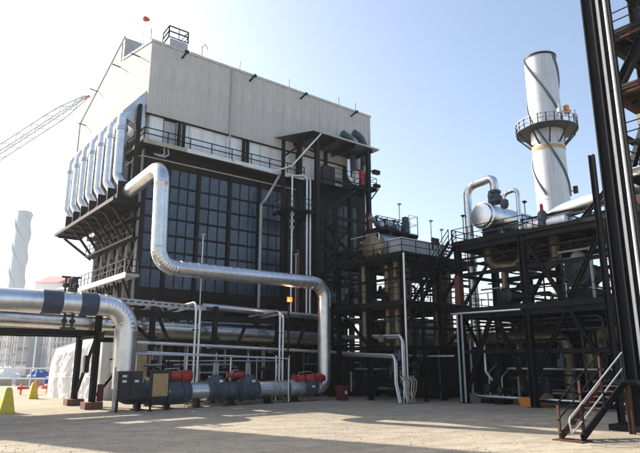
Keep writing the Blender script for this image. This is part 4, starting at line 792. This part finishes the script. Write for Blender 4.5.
# near steps
t = thing('steel_steps', 'rusty steel steps with pipe handrails at the lower right', 'steps', (21.4, 11.8, 0))
p0, p1 = Vector((21.7, 12.5, .12)), Vector((25.6, 12.5, 2.05))
for dy in (0, -.85): part('stringer', MB().bar(p0 + Vector((0,dy,0)), p1 + Vector((0,dy,0)), .06, .30), 'dark_steel' if dy else 'rust_steel', t)
tm = MB().box(0, .34, -.82, -.04, 0, .045).mesh('tread', 'rust_steel')
for k in range(9): 
    c = p0.lerp(p1, (k + .6) / 9.4); piece('tread', tm, t, (c.x - .1, c.y, c.z + .02))
up = Vector((0, 0, 1.1))
for dy in (.05, -.9):
    o_ = Vector((0, dy, 0)); hr = part('handrail', MB().tube(([p0 + o_ + up + Vector((-.75, 0, -.85)), p0 + o_ + up + Vector((-.9, 0, -.35))] if dy < 0 else []) + [p0 + o_ + up + Vector((0, 0, .1)), p1 + o_ + up * 1.15], .035, 10, .2), 'grey_light' if dy < 0 else 'dark_steel', t)
    part('mid_rail', MB().tube(([p0 + o_ + up * .5 + Vector((-.75, 0, -.30))] if dy < 0 else []) + [p0 + o_ + up * .55, p1 + o_ + up * .6], .03, 8, .1), 'grey_light' if dy < 0 else 'dark_steel', hr)
    for k in (0.02, .48, .97):
        c = p0.lerp(p1, k) + o_; part('post', MB().bar(c + Vector((0,0,-.12 if k < .1 else -.1)), c + up * (1.08 if k < .1 else 1.12), .09, .09), 'dark_steel' if dy < 0 else 'rust_steel', t)
part('base_plate', MB().box(21.4, 22.2, 11.5, 12.7, 0, .04), 'rust_steel', t)

# ------------------------------------------------------------------ left background
t = thing('tarp_stack', 'big block wrapped in wrinkled white tarpaulin behind the rack legs', 'tarpaulin', (16, 50, 0))
mb = MB(); nx, nz = 60, 34; random.seed(3)
from mathutils import noise as mn
def wr(u, v, s): return .16*(abs(mn.noise((u*.55+s*7, v*.28, s)))) + .10*abs(mn.noise((u*1.7-v*.9+s*3, v*1.0+u*.5, s+4))) + .03*mn.noise((u*5, v*5, s))
prof = [(12.9, 53.4), (14.9, 46.3), (20.5, 47.8), (18.5, 54.9)]
for a in range(4):
    (xa, ya), (xb, yb) = prof[a], prof[(a+1) % 4]; L_ = math.hypot(xb-xa, yb-ya); nx_, ny_ = (yb-ya)/L_, -(xb-xa)/L_
    o0 = len(mb.v)
    for j in range(nz+1):
        for i in range(nx+1):
            u, v = i/nx, j/nz; zt = (4.0 + 1.1*(u if a == 0 else 1 if a in (1,) else 1-u if a == 2 else 0)); edge = min(1, 6*u, 6*(1-u), 6*(1-v), 1)
            d = wr(u*L_, v*4.5, a) * 1.6 * edge - .25*(v**6); mb.v.append((xa+(xb-xa)*u + nx_*d, ya+(yb-ya)*u + ny_*d, zt*v))
    for j in range(nz):
        for i in range(nx): q = o0 + j*(nx+1) + i; mb.f.append((q, q+1, q+nx+2, q+nx+1))
part('cover', mb, 'tarp', t); part('top', MB().add([(13.1,53.2,4.0),(15.1,46.5,5.1),(20.3,47.95,5.1),(18.3,54.7,4.0)], [(0,1,2,3)]), 'tarp', t)
part('rope', MB().tube([(12.72, 53.4, 1.6), (14.75, 46.2, 1.7)], .03, 6), 'grey_light', t)
def marker(x, y, h, lab):
    t = thing('yellow_marker', lab, 'marker', (x, y, 0), 'yellow ground markers')
    w0, w1 = h*.27, h*.12
    part('body', MB().add([(x-w0,y-w0,.08),(x+w0,y-w0,.08),(x+w0,y+w0,.08),(x-w0,y+w0,.08),(x-w1,y-w1,h*.92),(x+w1,y-w1,h*.92),(x+w1,y+w1,h*.92),(x-w1,y+w1,h*.92),(x-w1*.6,y-w1*.6,h),(x+w1*.6,y-w1*.6,h),(x+w1*.6,y+w1*.6,h),(x-w1*.6,y+w1*.6,h)], [(3,2,1,0),(0,1,5,4),(1,2,6,5),(2,3,7,6),(3,0,4,7),(4,5,9,8),(5,6,10,9),(6,7,11,10),(7,4,8,11),(8,9,10,11)]), 'yellow', t)
    part('foot', MB().box(x-w0*1.1, x+w0*1.1, y-w0*1.1, y+w0*1.1, 0, .08), 'yellow', t)
marker(7.2, 38.6, 1.45, 'nearer larger yellow marker at the left picture edge'); marker(11.4, 51.5, 1.25, 'farther smaller yellow marker left of the white tarpaulin')
t = thing('red_barrier', 'low red and white barrier on the far ground behind the yellow markers', 'barrier', (14, 60, 0))
for k in range(5): part('board', MB().box(11.5+k*1.0, 12.45+k*1.0, 58, 58.06, .45, .7), 'red_paint' if k % 2 == 0 else 'far_white', t)
for x in (11.8, 14.0, 16.0): part('foot', MB().box(x-.05, x+.05, 57.8, 58.25, 0, .9), 'red_paint', t)
t = thing('red_hydrant', 'small red hydrant near the red barrier', 'hydrant', (12.6, 56, 0)); part('barrel', MB().lathe((12.7, 56.4, 0), (0,0,1), [(0,.22),(.05,.22),(.06,.14),(.9,.14),(.95,.2),(1.1,.18),(1.25,.05)], 12), 'red_paint', t); part('outlet', MB().tube([(12.4, 56.4, .8), (13.0, 56.4, .8)], .08, 8), 'red_paint', t)
t = thing('tube_fence', 'pale horizontal tube fence across the far yard on the left', 'fence', (8, 75, 0))
part('rail', MB().tube([(4, 82, 2.1), (21, 66, 2.1)], .08, 8), 'far_white', t); part('rail', MB().tube([(4, 82, 1.0), (21, 66, 1.0)], .06, 8), 'far_white', t)
for k in range(7): part('post', MB().bar((4+k*2.83, 82-k*2.67, 0), (4+k*2.83, 82-k*2.67, 2.1), .1, .1), 'far_white', t)
def heap(name, x, y, r, h, m, lab, cat, seed):
    random.seed(seed); prof = []; mb = MB(); n = 18; o0 = 0
    for j in range(7):
        a = j / 6 * math.pi / 2
        for k in range(n): 
            an = 2*math.pi*k/n; q = 1 + random.uniform(-.16, .16); mb.v.append((x + r*math.cos(a)*q*math.cos(an), y + r*math.cos(a)*q*math.sin(an), h*math.sin(a)*q))
    for j in range(6):
        for k in range(n): mb.f.append((j*n+k, j*n+(k+1) % n, (j+1)*n+(k+1) % n, (j+1)*n+k))
    mb.f.append(tuple(6*n+k for k in range(n)))
    return solo(name, mb, m, lab, cat, (x, y, 0))
heap('bag_heap', 15.2, 86, 2.0, 2.1, 'tarp', 'heap of white sheeted material left of the blue heap', 'heap', 1)
heap('bag_heap', 12.0, 88, 1.6, 1.7, 'tarp', 'heap of white sheeting at the far left picture edge', 'heap', 4)
heap('tarp_heap', 19.2, 84.5, 1.5, 1.8, 'blue_tarp', 'heap under a blue tarpaulin in the far yard', 'heap', 2)
solo('white_crate', MB().box(21.5, 23.4, 80, 81.5, .9, 2.9).box(21.7, 21.95, 80.2, 80.4, 0, .9).box(23, 23.2, 80.2, 80.4, 0, .9).box(21.7, 21.95, 81, 81.3, 0, .9).box(23, 23.2, 81, 81.3, 0, .9), 'far_white', 'white box on legs left of the white tarpaulin', 'box', (22, 80.5, 0))
for k in range(5):
    x, y = 9 + k*3.2, 83 - k*2.1
    t = solo('concrete_block', MB().prism([(x, y, 0), (x+2.6, y-1.7, 0), (x+2.6, y-1.7, .9), (x, y, .9)], (.35, .5, 0)), 'concrete', ('leftmost', 'second', 'third', 'fourth', 'rightmost')[k] + ' grey concrete barrier block in the far yard', 'block', (x, y, 0), 'concrete blocks in the far yard')
# tall module tower, scaffold and halls
def P(px, py, D):                                   # a point at forward distance D, used for far scenery only
    x = px - 320; yd = py - 226.5; ct, st = math.cos(R(13.2)), math.sin(R(13.2)); cp, sp2 = math.cos(R(38.3)), math.sin(R(38.3))
    fw = 570*ct + yd*st; upv = 570*st - yd*ct; q = D / fw
    return Vector(((x*cp + fw*sp2)*q, (-x*sp2 + fw*cp)*q, 3 + upv*q))
def module_tower(px0, px1, pyt, D, cols, rws, lab, m='far_grey'):
    a = P(px0, 370, D); b = P(px1, 370, D); top = P((px0+px1)/2, pyt, D).z; d = (b - a); d.z = 0; n = Vector((-d.y, d.x, 0)).normalized(); W_ = d.length; d.normalize()
    t = thing('module_tower', lab, 'building', (a.x, a.y, 0), 'stacked modules in the far yard')
    def bxo(u0, u1, w0, w1, z0, z1):
        vs = [a + d*u + n*w_ for u, w_ in ((u0,w0),(u1,w0),(u1,w1),(u0,w1))]; return MB().add([(v.x, v.y, z0) for v in vs] + [(v.x, v.y, z1) for v in vs], [(0,3,2,1),(4,5,6,7),(0,1,5,4),(1,2,6,5),(2,3,7,6),(3,0,4,7)])
    part('core', bxo(.1, W_-.1, .2, 5, 0, top), 'far_grey', t)
    cw, rh = W_/cols, top/rws
    for i in range(cols):
        for j in range(rws): part('module_panel', bxo(i*cw+.25, (i+1)*cw-.25, -.05, .19, j*rh+.3, (j+1)*rh-.2), m if (i+j) % 3 else 'far_white', t)
    for i in range(cols+1): part('column', bxo(i*cw-.12, i*cw+.12, -.2, .1, 0, top+.4), 'grey_light', t)
    for j in range(rws+1): part('beam', bxo(0, W_, -.15, .05, j*rh-.12, j*rh+.12), 'grey_light', t)
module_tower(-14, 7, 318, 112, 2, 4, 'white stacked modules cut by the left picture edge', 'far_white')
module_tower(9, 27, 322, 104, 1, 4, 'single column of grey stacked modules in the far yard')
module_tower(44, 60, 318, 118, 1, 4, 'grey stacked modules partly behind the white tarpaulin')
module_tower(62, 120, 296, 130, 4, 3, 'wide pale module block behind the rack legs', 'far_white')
def scaffold(px0, px1, pyt, D, lab):
    a = P(px0, 370, D); b = P(px1, 370, D); top = P(px0, pyt, D).z; d = b - a; d.z = 0; n = Vector((-d.y, d.x, 0)).normalized()*1.6
    t = thing('scaffold', lab, 'scaffold', (a.x, a.y, 0)); k = 5
    for i in range(k+1):
        for w_ in (0, 1): q = a + d*(i/k) + n*w_; part('standard', MB().bar((q.x, q.y, 0), (q.x, q.y, top), .14, .14), 'far_white', t)
    z = 2
    while z < top:
        for w_ in (0, 1): p = a + n*w_; q = p + d; part('ledger', MB().bar((p.x, p.y, z), (q.x, q.y, z), .12, .12), 'far_white', t)
        p = a; q = a + d; part('plank', MB().bar((p.x+n.x/2, p.y+n.y/2, z-.1), (q.x+n.x/2, q.y+n.y/2, z-.1), 1.3, .08), 'far_red' if int(z) % 4 == 0 else 'far_grey', t)
        part('brace', MB().bar((p.x, p.y, z-2), (p.x+d.x*.4, p.y+d.y*.4, z), .1, .1), 'far_white', t); z += 2
scaffold(28, 43, 316, 108, 'tall pale scaffold between the grey module columns')
scaffold(-4, 9, 326, 96, 'pale scaffold at the left picture edge in the far yard')
scaffold(46, 66, 322, 99, 'pale scaffold just left of the rack legs in the far yard')
for k, (px_, D_, h_) in enumerate(((4, 92, 9), (21, 95, 12), (33, 90, 7), (48, 93, 10))):
    q = P(px_, 370, D_); t = thing('light_mast', ('leftmost', 'second', 'third', 'rightmost')[k] + ' thin pale lighting mast in the far yard', 'lamp', (q.x, q.y, 0), 'far yard masts'); part('mast', MB().bar((q.x, q.y, 0), (q.x, q.y, h_), .16, .16), 'far_white', t); part('head', MB().box(q.x-.5, q.x+.5, q.y-.2, q.y+.2, h_, h_+.25), 'far_grey', t)
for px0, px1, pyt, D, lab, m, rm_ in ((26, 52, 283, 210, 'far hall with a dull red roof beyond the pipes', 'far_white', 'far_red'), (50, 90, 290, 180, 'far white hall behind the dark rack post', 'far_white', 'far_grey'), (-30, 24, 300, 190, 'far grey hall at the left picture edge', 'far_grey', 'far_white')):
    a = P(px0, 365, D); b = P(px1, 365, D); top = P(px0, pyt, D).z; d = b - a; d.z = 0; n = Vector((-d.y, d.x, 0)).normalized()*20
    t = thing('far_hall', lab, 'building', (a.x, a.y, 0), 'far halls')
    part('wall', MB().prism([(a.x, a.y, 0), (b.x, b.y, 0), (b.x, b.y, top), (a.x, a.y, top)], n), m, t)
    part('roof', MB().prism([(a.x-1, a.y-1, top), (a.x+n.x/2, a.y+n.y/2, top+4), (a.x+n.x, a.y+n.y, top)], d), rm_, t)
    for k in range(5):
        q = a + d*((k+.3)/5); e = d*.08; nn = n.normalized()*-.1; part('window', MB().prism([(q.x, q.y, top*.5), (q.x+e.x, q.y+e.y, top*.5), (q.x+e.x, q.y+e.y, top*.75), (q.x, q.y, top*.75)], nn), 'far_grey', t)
# far spiral chimney
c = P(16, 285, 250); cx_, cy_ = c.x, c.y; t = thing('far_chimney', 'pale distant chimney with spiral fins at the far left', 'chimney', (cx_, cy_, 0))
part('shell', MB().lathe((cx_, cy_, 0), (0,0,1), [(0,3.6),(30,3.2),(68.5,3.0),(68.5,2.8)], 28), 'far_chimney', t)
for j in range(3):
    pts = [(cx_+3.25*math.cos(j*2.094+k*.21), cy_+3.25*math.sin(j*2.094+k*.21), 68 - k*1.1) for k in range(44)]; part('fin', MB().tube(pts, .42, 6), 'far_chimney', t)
# crane boom
tip = P(86, 97, 150); base = P(-170, 262, 150); dirv = (tip - base).normalized(); sidev = dirv.cross(Vector((0,0,1))).normalized(); upv = sidev.cross(dirv).normalized()
t = thing('crane', 'distant lattice crane boom reaching up from the left picture edge', 'crane', (base.x, base.y, 0))
Lb = (tip - base).length; mb = MB(); N_ = 34
def tw(k): return 1.25 * min(1, (N_ - k) / 5 + .3)
for i, j in ((-1,-1),(1,-1),(1,1),(-1,1)):
    for k in range(N_): mb.bar(base + dirv*Lb*k/N_ + (sidev*i + upv*j)*tw(k), base + dirv*Lb*(k+1)/N_ + (sidev*i + upv*j)*tw(k+1), .24, .24)
part('boom', mb, 'far_grey', t); mb = MB()
for k in range(N_):
    for i in (-1, 1):
        s_ = 1 if k % 2 else -1
        mb.bar(base + dirv*Lb*k/N_ + (sidev*i + upv*s_)*tw(k), base + dirv*Lb*(k+1)/N_ + (sidev*i - upv*s_)*tw(k+1), .2, .2)
part('lacing', mb, 'far_grey', t)
part('head', MB().bar(tip - dirv*.4, tip + dirv*1.1 - upv*.4, .6, .6), 'far_red', t)
part('pendant', MB().bar(base + Vector((0,0,14)), tip + upv*.4, .09, .09), 'far_grey', t)
part('mast', MB().bar((base.x, base.y, 2), (base.x, base.y, base.z+14), 1.2, 1.2).box(base.x-3, base.x+3, base.y-3, base.y+3, 0, 4), 'far_grey', t)
# unseen tower added outside the left edge to cast a shadow across the yard
c = (-3.7, 56.8)
t = thing('shadow_tower', 'tall unseen tower added beyond the left picture edge to shadow the yard', 'tower', (c[0], c[1], 0))
part('shell', MB().lathe((c[0], c[1], 0), (0,0,1), [(0,3.1),(38,3.1),(39.2,1.8),(39.8,.3)], 28), 'galvanised_dull', t)
part('ladder', MB().bar((c[0]-3.3, c[1], 0), (c[0]-3.3, c[1], 37), .5, .1), 'dark_steel', t)

# ------------------------------------------------------------------ haze
hm = bpy.data.materials.new('haze'); hm.use_nodes = True; hn = hm.node_tree; hn.nodes.clear()
ho = hn.nodes.new('ShaderNodeOutputMaterial'); hv = hn.nodes.new('ShaderNodeVolumePrincipled')
hv.inputs['Color'].default_value = (.93, .96, 1, 1); hv.inputs['Density'].default_value = .0003; hv.inputs['Anisotropy'].default_value = .35
hn.links.new(hv.outputs[0], ho.inputs['Volume']); MATS['haze'] = hm
hz = bpy.data.objects.new('haze', MB().box(-2510, 2510, -2510, 2510, -1, 90).mesh('haze', 'haze', smooth=False)); C.objects.link(hz); hz['kind'] = 'stuff'
